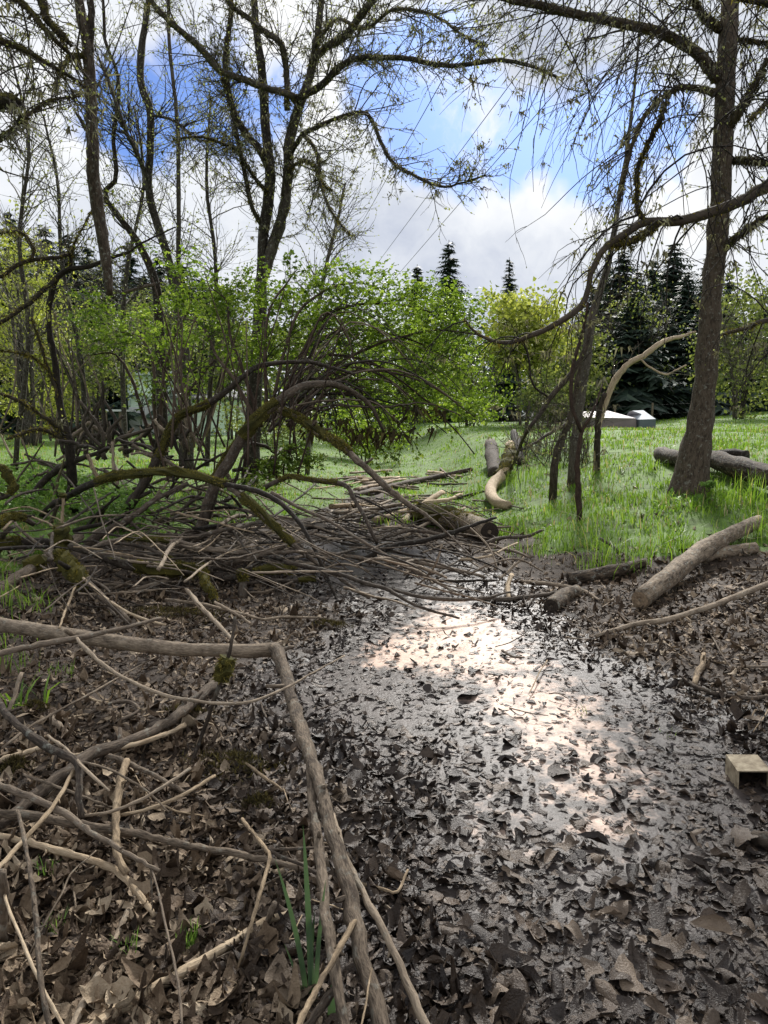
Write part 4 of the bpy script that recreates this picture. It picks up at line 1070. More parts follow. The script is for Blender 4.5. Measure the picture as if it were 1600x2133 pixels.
for i in range(60):
    cxp = random.uniform(60, 560); cyp = random.uniform(925, 1085)
    a = random.gauss(0, .9); L = random.uniform(40, 150); d = random.uniform(8.8, 11.5)
    dx, dy = math.cos(a) * L * .5, math.sin(a) * L * .5
    w = random.choice([3, 4, 5, 6, 8])
    zc = Dp(cxp, cyp, d)[2] - base_height(Dp(cxp, cyp, d)[0], d)
    if zc < .03: d = Gp(cxp, cyp, .1)[1]
    stick('branch', 'mossy branch in the tangle behind the great arch', 'branch', [(cxp - dx, cyp - dy, d), (cxp, cyp - random.uniform(0, 10), d), (cxp + dx, cyp + dy, d + random.uniform(-.4, .4))], [w, w * 1.1, w * .5], random.choice(['dark', 'mossy', 'mossy', 'brown', 'tan']), group='tangled branches behind the great arch', k=5, nubs=1, wob=.8)
for i in range(70):
    px = random.uniform(20, 700) if i < 52 else random.uniform(1050, 1590); py = random.uniform(1400, 2110) if i < 52 else random.uniform(1270, 1500)
    a = random.random() * 3.14; L = random.uniform(25, 110)
    dx, dy = math.cos(a) * L * .5, math.sin(a) * L * .35
    w = random.choice([2, 2.5, 3, 4, 5])
    stick('twig', 'small broken twig scattered on the dead leaves', 'twig', [(px - dx, py - dy, .04), (px, py - random.uniform(-6, 6), .05), (px + dx, py + dy, .04)], [w, w, w * .7], random.choice(['tan', 'pale', 'brown']), group='small twigs on the leaf litter', k=4, nubs=1)

for i in range(60):
    cxp = random.uniform(690, 985); cyp = random.uniform(985, 1100); a = random.gauss(-.1, .35); L = random.uniform(30, 130)
    dx, dy = math.cos(a) * L * .5, math.sin(a) * L * .2; w = random.choice([3, 4, 5, 6, 7])
    stick('drift_stick', 'drift stick lying along the far creek bed', 'stick', [(cxp - dx, cyp - dy, .04), (cxp, cyp + random.gauss(0, 2), .07), (cxp + dx, cyp + dy, .04)], [w, w, w * .6], random.choice(['tan', 'pale', 'brown', 'tan', 'dark']), group='drift sticks in the far creek', k=5, nubs=1)
for i in range(120):
    cxp = random.uniform(-20, 640); cyp = random.uniform(985, 1275)
    if cyp > 1200 and cxp > 420: cyp -= 70
    a = random.choice([random.gauss(0, .35), random.gauss(.5, .4), random.gauss(-.6, .4)]); L = random.uniform(60, 230); bend = random.gauss(-10, 14)
    h0 = random.uniform(.03, .55) * (1.0 if cyp < 1180 else .4)
    dx, dy = math.cos(a) * L * .5, math.sin(a) * L * .38
    pts = [(cxp - dx, cyp - dy, max(.03, h0 + random.gauss(0, .05))), (cxp - dx * .3, cyp - dy * .3 + bend, h0), (cxp + dx * .4, cyp + dy * .4 + bend * .6, h0), (cxp + dx, cyp + dy, max(.03, h0 + random.gauss(0, .05)))]
    w = random.choice([2.5, 3, 3.5, 4, 5, 6, 9])
    stick('stick', 'bare stick crossing the left side of the brush heap', 'stick', pts, [w, w, w * .6], random.choice(['brown', 'tan', 'dark', 'brown', 'pale', 'dark', 'mossy']), group='crossing sticks on the left of the heap', k=5, nubs=2, wob=.8)

# ------------------------------------------------------------------ trees: growth helpers
def norm3(x, y, z):
    l = math.sqrt(x * x + y * y + z * z) or 1e-9
    return x / l, y / l, z / l


def walk(p, d, L, n, wob, trop):
    s = L / n; x, y, z = p; dx, dy, dz = d
    pts = [(x, y, z)]
    g = random.gauss
    for _ in range(n):
        dx, dy, dz = norm3(dx + g(0, wob), dy + g(0, wob), dz + g(0, wob) + trop)
        x += dx * s; y += dy * s; z += dz * s
        pts.append((x, y, z))
    return pts


def sprout(tb, lv, path, r, n, L, lev, trop=0.0, wob=.18, ang=(.5, 1.1), tmin=.15, leafsize=.03, leafn=2, rmin=.0022, lich=None, k=4, side=None):
    """n shoots along a path; lev more generations on each"""
    m = len(path)
    for _ in range(n):
        t = random.uniform(tmin, 1.0) * (m - 1); i = min(int(t), m - 2); f = t - i
        a, b = path[i], path[i + 1]
        p = tuple(a[q] * (1 - f) + b[q] * f for q in range(3))
        tx, ty, tz = norm3(b[0] - a[0], b[1] - a[1], b[2] - a[2])
        rx, ry, rz = random.gauss(0, 1), random.gauss(0, 1), random.gauss(0, 1)
        if side: rx += side[0]; ry += side[1]; rz += side[2]
        q = rx * tx + ry * ty + rz * tz
        rx, ry, rz = norm3(rx - q * tx, ry - q * ty, rz - q * tz)
        an = random.uniform(*ang); c, s = math.cos(an), math.sin(an)
        d = (tx * c + rx * s, ty * c + ry * s, tz * c + rz * s)
        l = random.uniform(*L) * (1.1 - .5 * t / (m - 1))
        r0 = max(rmin, min(r * .55, .0075 * l + rmin * .6))
        ns = 7 if lev else 5
        pts = walk(p, d, l, ns, wob, trop)
        tb.add(pts, [r0, r0 * .75, max(rmin * .6, r0 * .3)], k if r0 > .006 else 3)
        if lv is not None and leafn:
            for _ in range(leafn):
                j = random.randrange(max(1, ns - 3), ns + 1); w = pts[j]; u = pts[j - 1]
                lv.add((w[0], w[1], w[2]), (w[0] - u[0] + random.gauss(0, .05) * l, w[1] - u[1] + random.gauss(0, .05) * l, w[2] - u[2] + random.gauss(.01, .05) * l), leafsize * random.uniform(.5, 1.3))
        if lich is not None and random.random() < lich[1]:
            j = random.randrange(0, ns); lich[0].append((pts[j], random.uniform(.04, .12)))
        if lev:
            sprout(tb, lv, pts, r0, random.randint(3, 6), (L[0] * .35, L[1] * .45), lev - 1, trop * 1.2, wob * 1.1, ang, .1, leafsize, leafn, rmin, lich, 3)


def lichen_mesh(parent, spots, mat='lichen', name='lichen'):
    """small hanging tufts"""
    if not spots: return
    n = 9
    C = np.repeat(np.array([s[0] for s in spots], float), n, 0); L = np.repeat(np.array([s[1] for s in spots], float), n)[:, None]
    N = len(C)
    C = C + rng.normal(0, .35, (N, 3)) * L * np.array([1, 1, .3])
    d = unit(rng.normal(0, .5, (N, 3)) - np.array([0, 0, .8])) * L * rng.uniform(.4, 1.2, (N, 1))
    s = unit(np.cross(d, rng.normal(0, 1, (N, 3)))) * L * .10
    V = np.stack([C - s, C + s, C + d], 1).reshape(-1, 3) - world_loc(parent)
    mk_obj(name, mk_mesh(name, V, [np.arange(N * 3).reshape(-1, 3)], M[mat], {'rnd': np.repeat(rng.random(N), 3)}, smooth=False), parent, stuff=True)


def limb_path(pts, w, per=4):
    C = np.array([P3(p) for p in pts]); n = int(np.clip(len(pts) * per, 8, 44))
    P = catmull(C, n)
    rr = [px2r(c, ww) for c, ww in zip(C, np.interp(np.linspace(0, 1, len(C)), np.linspace(0, 1, len(w)), w))]
    ac = np.concatenate([[0], np.cumsum(np.linalg.norm(np.diff(C, axis=0), axis=1))])
    rad = np.interp(np.linspace(0, ac[-1], n), ac, rr)
    P += rng.normal(0, 1, P.shape) * np.minimum(.18 * rad, .004)[:, None]
    return P, rad


def tree(name, label, trunk, limbs=(), bark='trunk', twig='twig', group=None, tw=(10, (.4, 1.2), 1), ltw=None, trop=.0, leaf='bud', leafsize=.03, leafn=2, lich=.0,
         trunk_moss=0.0, limb_moss=0.0, cat='tree', k=12, wob=.18, ang=(.5, 1.1), rmin=.0026, tmin=.3, lobes=1, fuzzn=0, jit=.06, trunkname='trunk', flare=1.0):
    C0 = P3(trunk[0][0] if trunk[0][0][2] or trunk[0][1][2] < 1.5 else (*trunk[0][0][:2], trunk[0][1][2]))
    e = empty(name, label, cat, C0, group)
    tb = Tubes(); lv = Leaves(); spots = []
    tp = list(trunk[0])
    if len(tp[0]) > 2 and tp[0][2] == 0.0 and tp[1][2] >= 1.5:      # stand the foot straight under the stem
        tp[0] = (tp[0][0], tp[0][1] , tp[1][2])
    P, rad = limb_path(tp, trunk[1])
    gz0 = float(base_height(P[0][0], P[0][1])) - .08
    if P[0][2] > gz0: P[0][2] = gz0
    if flare > 1:
        rad = rad * (1 + (flare - 1) * np.exp(-np.linspace(0, 14, len(rad))))
    t = Tubes(); t.add(P, rad * (1 + rng.normal(0, .03, len(rad))), k, trunk_moss)
    t.build(trunkname, M[bark], e, jit)
    lo = (spots, lich) if lich else None
    sprout(tb, lv, P.tolist(), rad.mean(), tw[0], tw[1], tw[2], trop, wob, ang, tmin, leafsize, leafn, rmin, lo)
    for pts, w in limbs:
        P, rad = limb_path(pts, w)
        t = Tubes(); t.add(P, rad, 8, limb_moss)
        lm = t.build('limb', M[bark], e, jit)
        if fuzzn:
            fuzz(lm, P, rad, int(fuzzn * 2.2), .03 + .0022 * float(P[:, 1].mean()), 'darkmoss' if len(limbs) % 2 else 'moss', lump=.0, droop=.9, up=.1)  # the darker moss has the backlit silhouette tone put into its colour
        a = ltw or tw
        Ln = float(np.linalg.norm(np.diff(P, axis=0), axis=1).sum())
        sprout(tb, lv, P.tolist(), rad.mean(), int(a[0] * max(.5, Ln / 2.0)), a[1], a[2], trop, wob, ang, .08, leafsize, leafn, rmin, lo)
    tb.build('twigs', M[twig], e)
    if leaf and leafn: lv.build('leaves', M[leaf], e, lobes)
    lichen_mesh(e, spots)
    return e


# ------------------------------------------------------------------ far trees
def conifer_mesh(h, wd, seed, ntr):
    rs = np.random.default_rng(seed)
    V, T3 = [], []
    lv = 0
    nlev = int(h * 3.4)
    for i in range(nlev):
        u = i / nlev
        z = h * (.06 + .93 * u)
        ln = wd * (1 - u) ** .8 * (.72 + .5 * rs.random()) + .12
        nb = 7 if u < .85 else 5
        a0 = rs.random() * 6.28
        for b in range(nb):
            a = a0 + b * 6.283 / nb + rs.normal(0, .25); l = ln * rs.uniform(.55, 1.15)
            dz = -.28 - .25 * (1 - u) + rs.normal(0, .1)
            d = np.array([math.cos(a), math.sin(a), dz]); s = np.array([-math.sin(a), math.cos(a), 0])
            o = np.array([0, 0, z + rs.normal(0, .1)])
            for q in range(ntr):
                f = (q + rs.random()) / ntr
                c = o + d * l * f + np.array([0, 0, .22 * l * f * f])
                w = (.30 + .25 * rs.random()) * l * (1.05 - f) + .26
                sd = s * (1 if q % 2 else -1)
                tip = c + (sd * .8 + d * .55) * w + np.array([0, 0, -.28 * w + rs.normal(0, .06)])
                V += [c - d * w * .16, c + d * w * .30 + np.array([0, 0, -.06 * w]), tip]
                T3.append((lv, lv + 1, lv + 2)); lv += 3
    V = np.array(V)
    rnd = np.repeat(rs.random(len(V) // 3), 3)
    return mk_mesh('crown', V, [np.array(T3)], M['needle'], {'rnd': rnd}, smooth=False)


con_meshes = [conifer_mesh(14, w, s, 12) for w, s in ((4.0, 1), (5.2, 2), (3.2, 3), (6.5, 4))]
tb = Tubes(); tb.add([(0, 0, -.5), (0, 0, 6), (.05, 0, 13.9)], [.26, .17, .02], 8)
_v, _p, _u, _m = tb.arrays(.03)
con_trunk = mk_mesh('trunk', _v, _p, M['trunk'], {'tuv': _u, 'moss': _m})
CON = [(18, 430, 46, 0, 'dark conifer at the far left edge'), (92, 458, 50, 1, 'dark conifer second from the left edge'), (140, 480, 44, 3, 'broad dark conifer left of the hanging dead trunk'),
       (268, 492, 52, 0, 'conifer tip between the hanging dead trunk and the bent alder'), (330, 520, 48, 1, 'dark conifer behind the pair of bent alders'), (215, 545, 46, 3, 'low broad conifer behind the hanging dead trunk'),
       (420, 575, 46, 3, 'broad dark conifer left of the forked tree'), (60, 560, 42, 3, 'broad low conifer above the left meadow'),
       (870, 548, 70, 2, 'faint conifer tip above the green shrub'), (936, 497, 62, 0, 'tall slim conifer rising above the green shrub'), (1062, 533, 62, 2, 'slim conifer above the yellow-green tree'),
       (1235, 590, 52, 1, 'conifer behind the slender stem clump'), (1300, 515, 50, 3, 'broad dark conifer behind the pale bent trunk'), (1362, 530, 54, 1, 'dark conifer left of the alder trunk'),
       (1435, 560, 48, 3, 'broad conifer just behind the alder trunk'), (1520, 560, 52, 1, 'dark conifer just right of the alder trunk'), (1590, 600, 50, 3, 'dark conifer at the right edge'),
       (1330, 560, 46, 3, 'dense dark conifer left of the alder trunk'), (1265, 545, 56, 1, 'conifer rising behind the slender grey stem'), (1480, 520, 58, 1, 'tall conifer hidden behind the alder trunk'),
       (300, 560, 43, 3, 'dense low conifer behind the kinked mossy trunk'), (470, 600, 50, 1, 'conifer just left of the forked tree trunk'), (180, 500, 52, 1, 'tall dark conifer right of the crooked tree'),
       (1215, 640, 48, 3, 'broad conifer behind the left of the slender stems'), (1405, 500, 60, 3, 'broad tall conifer behind the pale bent trunk tip'), (1320, 600, 42, 3, 'nearest dark conifer above the tent'), (1460, 640, 44, 3, 'dark conifer low behind the alder trunk'), (1250, 700, 43, 3, 'low dark conifer above the left of the tarpaulin'),
       (40, 500, 55, 3, 'broad tall conifer behind the left edge'), (120, 540, 45, 3, 'broad dark conifer behind the crooked tree'), (380, 540, 56, 3, 'broad conifer behind the straight sapling'),
       (1270, 640, 46, 3, 'low broad conifer above the tarpaulin'), (1395, 660, 45, 3, 'low dark conifer above the field edge')]
for px, py, d, v, lb in CON:
    top = Dp(px, py, d); gz = float(base_height(top[0], d)) - .3
    e = empty('conifer', lb + ', far off', 'tree', (top[0], d, gz), 'far conifers')
    s = (top[2] - gz) / 14.0
    ws = s * random.uniform(.9, 1.15) * (1.25 if v == 3 else 1.0)
    e.rotation_euler = (0, 0, random.random() * 6); e.scale = (ws, ws, s)
    mk_obj('trunk', con_trunk, e); mk_obj('crown', con_meshes[v], e)


def far_tree(px, py, d, rx, ry, label, leaf, n, size, lean=0.0, twig='greytwig', group='leafing trees behind the meadow', low=.0):
    """crown centre pixel, pixel radii; twigs fill the crown and carry small leaves"""
    c = Dp(px, py, d); k = d / F; RX, RZ = rx * k, ry * k
    gz = float(base_height(c[0], d))
    e = empty('leafing_tree', label, 'tree', (c[0], d, gz - .1), group)
    t = Tubes(); tb = Tubes(); lv = Leaves()
    nst = random.randint(3, 5)
    for i in range(nst):
        a = i / nst * 6.28 + random.random()
        ex = np.array([c[0] + math.cos(a) * RX * .55, d + math.sin(a) * RX * .55, c[2] + RZ * random.uniform(.1, .6)])
        P = catmull([(c[0] + math.cos(a) * .15, d + math.sin(a) * .15, gz - .2), (c[0] * .6 + ex[0] * .4, d * .6 + ex[1] * .4, gz + (c[2] - gz) * .7), ex], 10)
        r0 = max(.03, .011 * (c[2] - gz + RZ))
        tt = Tubes(); tt.add(P, [r0, r0 * .7, r0 * .25], 7); tt.build('trunk', M['trunk'], e, .04)
        sprout(tb, None, P.tolist(), r0 * .5, 16, (RZ * .35, RZ * .8), 1, .06, .16, (.3, .9), .3, leafn=0, rmin=.006 + .0002 * d)
    tb.build('twigs', M[twig], e)
    # leaf clumps through an uneven crown volume
    nc = max(14, n // 45)
    u = unit(rng.normal(0, 1, (nc, 3))) * rng.random((nc, 1)) ** .38
    u *= 1 + .18 * rng.normal(0, 1, (nc, 1))
    cc = np.array([c[0], d, c[2]]) + u * np.array([RX, RX, RZ]) * .92
    cr = rng.uniform(.10, .26, (nc, 1)) * min(RX, RZ)
    ci = rng.integers(0, nc, n)
    C = cc[ci] + rng.normal(0, 1, (n, 3)) * cr[ci] * np.array([1, 1, .75])
    C = C[C[:, 2] > gz + low]
    A = unit(rng.normal(0, 1, (len(C), 3)) - np.array([0, 0, .2]))
    leaf_mesh('leaves', M[leaf], e, C, A, size * rng.uniform(.6, 1.3, (len(C), 1)), 1, .36, .3)
    return e


FT = [(1095, 690, 36, 95, 105, 'yellow-green leafing tree right of the big green shrub', 'yleaf', 5200, .22),
      (1180, 760, 40, 90, 95, 'grey-green leafing tree behind the slender stems', 'gleaf', 3600, .22),
      (1150, 830, 30, 80, 60, 'low grey thicket at the end of the meadow', 'gleaf', 2600, .14),
      (1330, 700, 42, 110, 120, 'pale leafing tree in front of the right conifers', 'gleaf', 900, .15),
      (1545, 720, 34, 100, 140, 'pale leafing tree right of the alder trunk', 'gleaf', 3400, .17),
      (1640, 640, 36, 90, 170, 'tall pale leafing tree at the right edge', 'gleaf', 2600, .18),
      (60, 700, 26, 120, 120, 'pale green leafing tree at the left edge', 'yleaf', 4200, .11),
      (190, 740, 28, 110, 100, 'pale green leafing tree left of the green house', 'gleaf', 3600, .12),
      (40, 560, 24, 80, 110, 'tall thin-leaved tree at the left edge', 'yleaf', 2200, .10),
      (330, 690, 34, 100, 90, 'mid green leafing tree above the green house', 'gleaf', 3200, .14),
      (480, 720, 32, 110, 110, 'leafing tree behind the forked tree', 'gleaf', 3600, .14),
      (640, 760, 34, 130, 110, 'leafing tree behind the middle of the green shrub', 'gleaf', 3800, .16),
      (850, 760, 36, 130, 120, 'leafing tree behind the right of the green shrub', 'leaf', 4200, .16),
      (980, 800, 38, 110, 95, 'leafing tree at the far end of the creek', 'leaf', 3600, .17),
      (-60, 790, 24, 110, 90, 'leafing bush beyond the left edge', 'yleaf', 2400, .10),
      (110, 835, 30, 130, 50, 'low pale bush line beyond the left meadow', 'yleaf', 3000, .11),
      (560, 880, 26, 130, 55, 'low bush behind the heap of branches', 'gleaf', 2800, .10),
      (760, 900, 24, 110, 50, 'low bush at the far creek bend', 'leaf', 2800, .10)]
for f in FT: far_tree(*f)

# dense wood closing the view behind the single trees
n = 9000
a = rng.uniform(-.95, .95, n); dd = rng.uniform(66, 92, n)
X = np.sin(a) * dd; Y = np.cos(a) * dd; Zt = 1.0 + rng.random(n) ** 1.3 * (7.5 + 4.0 * vnoise(X, Y, .08) * 2)
leaf_mesh('far_wood', M['needle'], None, np.stack([X, Y, Zt], 1), unit(rng.normal(0, 1, (n, 3)) - np.array([0, 0, .5])), rng.uniform(.7, 1.6, (n, 1)), 1, .4, .2)
tag(bpy.data.objects['far_wood'], 'dark far-off wood behind the meadow', None, None, 'stuff')

# ------------------------------------------------------------------ house, tarpaulin, tent, fence, wires
def boxm(name, x0, x1, y0, y1, z0, z1, mat, parent):
    w = world_loc(parent) if parent is not None else np.zeros(3)
    V = np.array([(x, y, z) for x in (x0, x1) for y in (y0, y1) for z in (z0, z1)]) - w
    Q = np.array([(0, 1, 3, 2), (4, 6, 7, 5), (0, 4, 5, 1), (2, 3, 7, 6), (0, 2, 6, 4), (1, 5, 7, 3)])
    return mk_obj(name, mk_mesh(name, V, [Q], mat, smooth=False), parent)


M['siding'] = mat_plain('pale_green_painted_siding', (.64, .80, .64), (.74, .86, .72), 3, .6)
M['whitep'] = mat_plain('white_painted_door', (.62, .62, .64), (.78, .78, .80), 3, .5)
M['trimw'] = mat_plain('grey_green_trim', (.42, .50, .46), (.52, .60, .55), 4, .6)
M['shingle'] = mat_plain('grey_roof_shingles', (.12, .12, .12), (.22, .22, .21), 12, .9)
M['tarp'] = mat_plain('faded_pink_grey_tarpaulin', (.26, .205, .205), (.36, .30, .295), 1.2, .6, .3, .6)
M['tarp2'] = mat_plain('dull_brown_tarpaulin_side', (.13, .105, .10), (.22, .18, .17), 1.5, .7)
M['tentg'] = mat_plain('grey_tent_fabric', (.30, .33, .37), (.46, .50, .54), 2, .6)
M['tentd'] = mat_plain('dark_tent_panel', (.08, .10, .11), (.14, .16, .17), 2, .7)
M['wire'] = mat_plain('black_cable', (.02, .02, .02), (.04, .04, .04), 5, .6)
M['postw'] = mat_plain('weathered_fence_post', (.10, .075, .055), (.20, .155, .115), 20, .9)

d = 40.0
hx0, hx1 = Dp(268, 800, d)[0], Dp(345, 800, d)[0]; wx1 = Dp(480, 800, d)[0]
gz = float(base_height(hx0, d)) - .1
zt = Dp(300, 782, d)[2]; zw = Dp(300, 832, d)[2]
hs = empty('green_house', 'pale green lap-sided house half hidden behind the bent alders', 'house', (hx0, d, gz))
boxm('wall', hx0, hx1, d + .03, d + 4, gz, zt, M['siding'], hs)
boxm('wall', hx1, wx1, d + .43, d + 5, gz, zw, M['siding'], hs)
nb = 11
for i in range(nb):
    z0 = gz + .9 + (zt - gz - .95) * i / nb; z1 = gz + .9 + (zt - gz - .95) * (i + 1) / nb
    boxm('siding_board', hx0 + .06, hx1 - .06, d - .01 - .02 * (i % 2), d + .03, z0 + .012, z1, M['siding'], hs)
for i in range(8):
    z0 = gz + .2 + (zw - gz - .25) * i / 8; z1 = gz + .2 + (zw - gz - .25) * (i + 1) / 8
    boxm('siding_board', hx1 + .06, wx1 - .06, d + .38 - .02 * (i % 2), d + .43, z0 + .012, z1, M['siding'], hs)
boxm('corner_trim', hx0 - .05, hx0 + .06, d - .05, d + .1, gz, zt, M['trimw'], hs)
boxm('door', Dp(296, 860, d)[0], Dp(322, 860, d)[0], d - .08, d + .02, gz + .15, Dp(300, 846, d)[2], M['whitep'], hs)
boxm('door', Dp(270, 860, d)[0], Dp(293, 860, d)[0], d - .06, d + .02, gz + .15, Dp(300, 848, d)[2], M['whitep'], hs)
V = np.array([(hx0 - .3, d - .3, zt), (hx1 + .2, d - .3, zt), (hx1 + .2, d + 4.2, zt + .5), (hx0 - .3, d + 4.2, zt + .5), (hx0 - .3, d - .3, zt + .1), (hx1 + .2, d - .3, zt + .1), (hx1 + .2, d + 4.2, zt + .6), (hx0 - .3, d + 4.2, zt + .6)]) - world_loc(hs)
mk_obj('roof', mk_mesh('roof', V, [np.array([(0, 3, 2, 1), (4, 5, 6, 7), (0, 1, 5, 4), (1, 2, 6, 5), (2, 3, 7, 6), (3, 0, 4, 7)])], M['trimw'], smooth=False), hs)
V2 = V.copy(); V2[:, 0] = np.where(V2[:, 0] < (hx0 + hx1) / 2 - hs.location[0], hx1 + .22 - hs.location[0], wx1 + .3 - hs.location[0]); V2[:, 2] += zw - zt; V2[:, 1] += .4
mk_obj('roof', mk_mesh('roof', V2, [np.array([(0, 3, 2, 1), (4, 5, 6, 7), (0, 1, 5, 4), (1, 2, 6, 5), (2, 3, 7, 6), (3, 0, 4, 7)])], M['shingle'], smooth=False), hs)

sx0, sx1 = Dp(222, 860, 38)[0], Dp(258, 860, 38)[0]; gz = float(base_height(sx0, 38.))
sh = empty('low_shelter', 'low dark shelter with a pale flat roof left of the green house', 'shelter', (sx0, 38, gz))
boxm('roof', sx0 - .1, sx1, 37.5, 39.5, Dp(230, 857, 38)[2], Dp(230, 853, 38)[2], M['whitep'], sh)
boxm('wall', sx0 + .1, sx1 - .1, 38.6, 38.8, gz, Dp(230, 857, 38)[2], M['tentd'], sh)
for xx in (sx0 + .05, sx1 - .12): boxm('post', xx, xx + .1, 37.6, 37.7, gz, Dp(230, 857, 38)[2], M['postw'], sh)


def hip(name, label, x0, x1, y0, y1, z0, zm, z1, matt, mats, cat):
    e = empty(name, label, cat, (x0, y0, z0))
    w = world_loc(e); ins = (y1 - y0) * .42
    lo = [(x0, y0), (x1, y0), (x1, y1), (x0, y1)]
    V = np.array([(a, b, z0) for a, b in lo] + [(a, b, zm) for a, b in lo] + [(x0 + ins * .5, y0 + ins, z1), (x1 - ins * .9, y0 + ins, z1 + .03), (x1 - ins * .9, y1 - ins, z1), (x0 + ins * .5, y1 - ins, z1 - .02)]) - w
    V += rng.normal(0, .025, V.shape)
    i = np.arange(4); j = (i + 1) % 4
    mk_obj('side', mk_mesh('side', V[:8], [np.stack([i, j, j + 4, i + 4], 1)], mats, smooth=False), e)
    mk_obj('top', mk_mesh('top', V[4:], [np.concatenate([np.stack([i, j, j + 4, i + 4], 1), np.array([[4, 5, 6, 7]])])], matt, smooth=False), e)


d = 30.0
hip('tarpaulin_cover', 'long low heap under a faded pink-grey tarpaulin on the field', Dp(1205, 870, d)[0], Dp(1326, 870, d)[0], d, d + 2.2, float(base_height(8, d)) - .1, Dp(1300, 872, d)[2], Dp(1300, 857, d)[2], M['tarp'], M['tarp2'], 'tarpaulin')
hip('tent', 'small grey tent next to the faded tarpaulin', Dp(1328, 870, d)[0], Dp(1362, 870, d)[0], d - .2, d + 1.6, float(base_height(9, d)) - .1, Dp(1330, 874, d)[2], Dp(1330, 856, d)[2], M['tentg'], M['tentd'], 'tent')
d = 34.0
fe = empty('wire_fence', 'thin wire fence along the back of the field', 'fence', (Dp(1358, 880, d)[0], d, float(base_height(12, d))))
fx = [Dp(q, 880, d)[0] for q in (1120, 1200, 1280, 1358, 1440, 1530, 1620, 1710)]
for xx in fx:
    z0 = float(base_height(xx, d)); boxm('post', xx - .035, xx + .035, d - .035, d + .035, z0 - .2, z0 + .95, M['postw'], fe)
for hh in (.45, .85):
    tb = Tubes()
    tb.add([(xx, d - .06, float(base_height(xx, d)) + hh) for xx in fx], [.003, .003], 4); tb.build('wire', M['wire'], fe)

for i, (a, b, lb) in enumerate([((1215, -30), (800, 530), 'upper right power cable crossing the blue gap'), ((1250, 85), (805, 600), 'lowest power cable falling left to the green shrub'),
                                ((1010, 10), (745, 480), 'power cable left of the blue gap'), ((905, -20), (700, 440), 'leftmost power cable beside the forked tree'), ((735, 0), (600, 420), 'faint power cable behind the forked tree')]):
    A = Dp(*a, 24.0); B = Dp(*b, 95.0)
    A2 = A + (A - B) * .5; B2 = B + (B - A) * .25
    t = np.linspace(0, 1, 30)[:, None]; P = A2 * (1 - t) + B2 * t; P[:, 2] -= (4 * t * (1 - t))[:, 0] * .0
    tb = Tubes(); tb.add(P, [.014, .03], 4)
    o = tb.build('power_cable', M['wire']); tag(o, lb, 'cable', 'overhead power cables')

# open box at the right
c = Gp(1569, 1652, 0); zb = float(height(c[0], c[1])) + .005
bx = empty('open_box', 'small open-ended weathered box lying in the wet leaves at the right edge', 'box', (c[0], c[1], zb))
bx.rotation_euler = (R(3), R(-2), R(-4))
M['boxw'] = mat_plain('weathered_box_board', (.16, .12, .075), (.52, .44, .31), 22, .85)
M['boxd'] = mat_plain('shade_dark_box_inside', (.010, .008, .006), (.03, .024, .018), 30, .9)  # near-black inner shell: the shade of the hollow put into its colour
W2, H2, L2, T2 = .062, .105, .13, .006
for nm, q in (('bottom', (-W2, W2, 0, L2, 0, T2)), ('top', (-W2 - .002, W2 + .002, -.004, L2, H2 - T2, H2)), ('side', (-W2, -W2 + T2, .001, L2 - .001, T2, H2 - T2)), ('side', (W2 - T2, W2, .001, L2 - .001, T2, H2 - T2)), ('back', (-W2 + T2, W2 - T2, L2 - T2, L2 - .002, T2, H2 - T2))):
    V = np.array([(x, y, z) for x in q[:2] for y in q[2:4] for z in q[4:]]); V += rng.normal(0, .0012, V.shape)
    mk_obj(nm, mk_mesh(nm, V, [np.array([(0, 1, 3, 2), (4, 6, 7, 5), (0, 4, 5, 1), (2, 3, 7, 6), (0, 2, 6, 4), (1, 5, 7, 3)])], M['boxw'], smooth=False), bx)
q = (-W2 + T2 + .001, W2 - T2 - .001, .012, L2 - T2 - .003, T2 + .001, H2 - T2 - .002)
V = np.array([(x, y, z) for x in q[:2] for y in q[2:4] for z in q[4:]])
mk_obj('shade_shell', mk_mesh('shade_shell', V, [np.array([(0, 1, 3, 2), (4, 6, 7, 5), (2, 3, 7, 6), (0, 2, 6, 4), (1, 5, 7, 3)])], M['boxd'], smooth=False), bx)

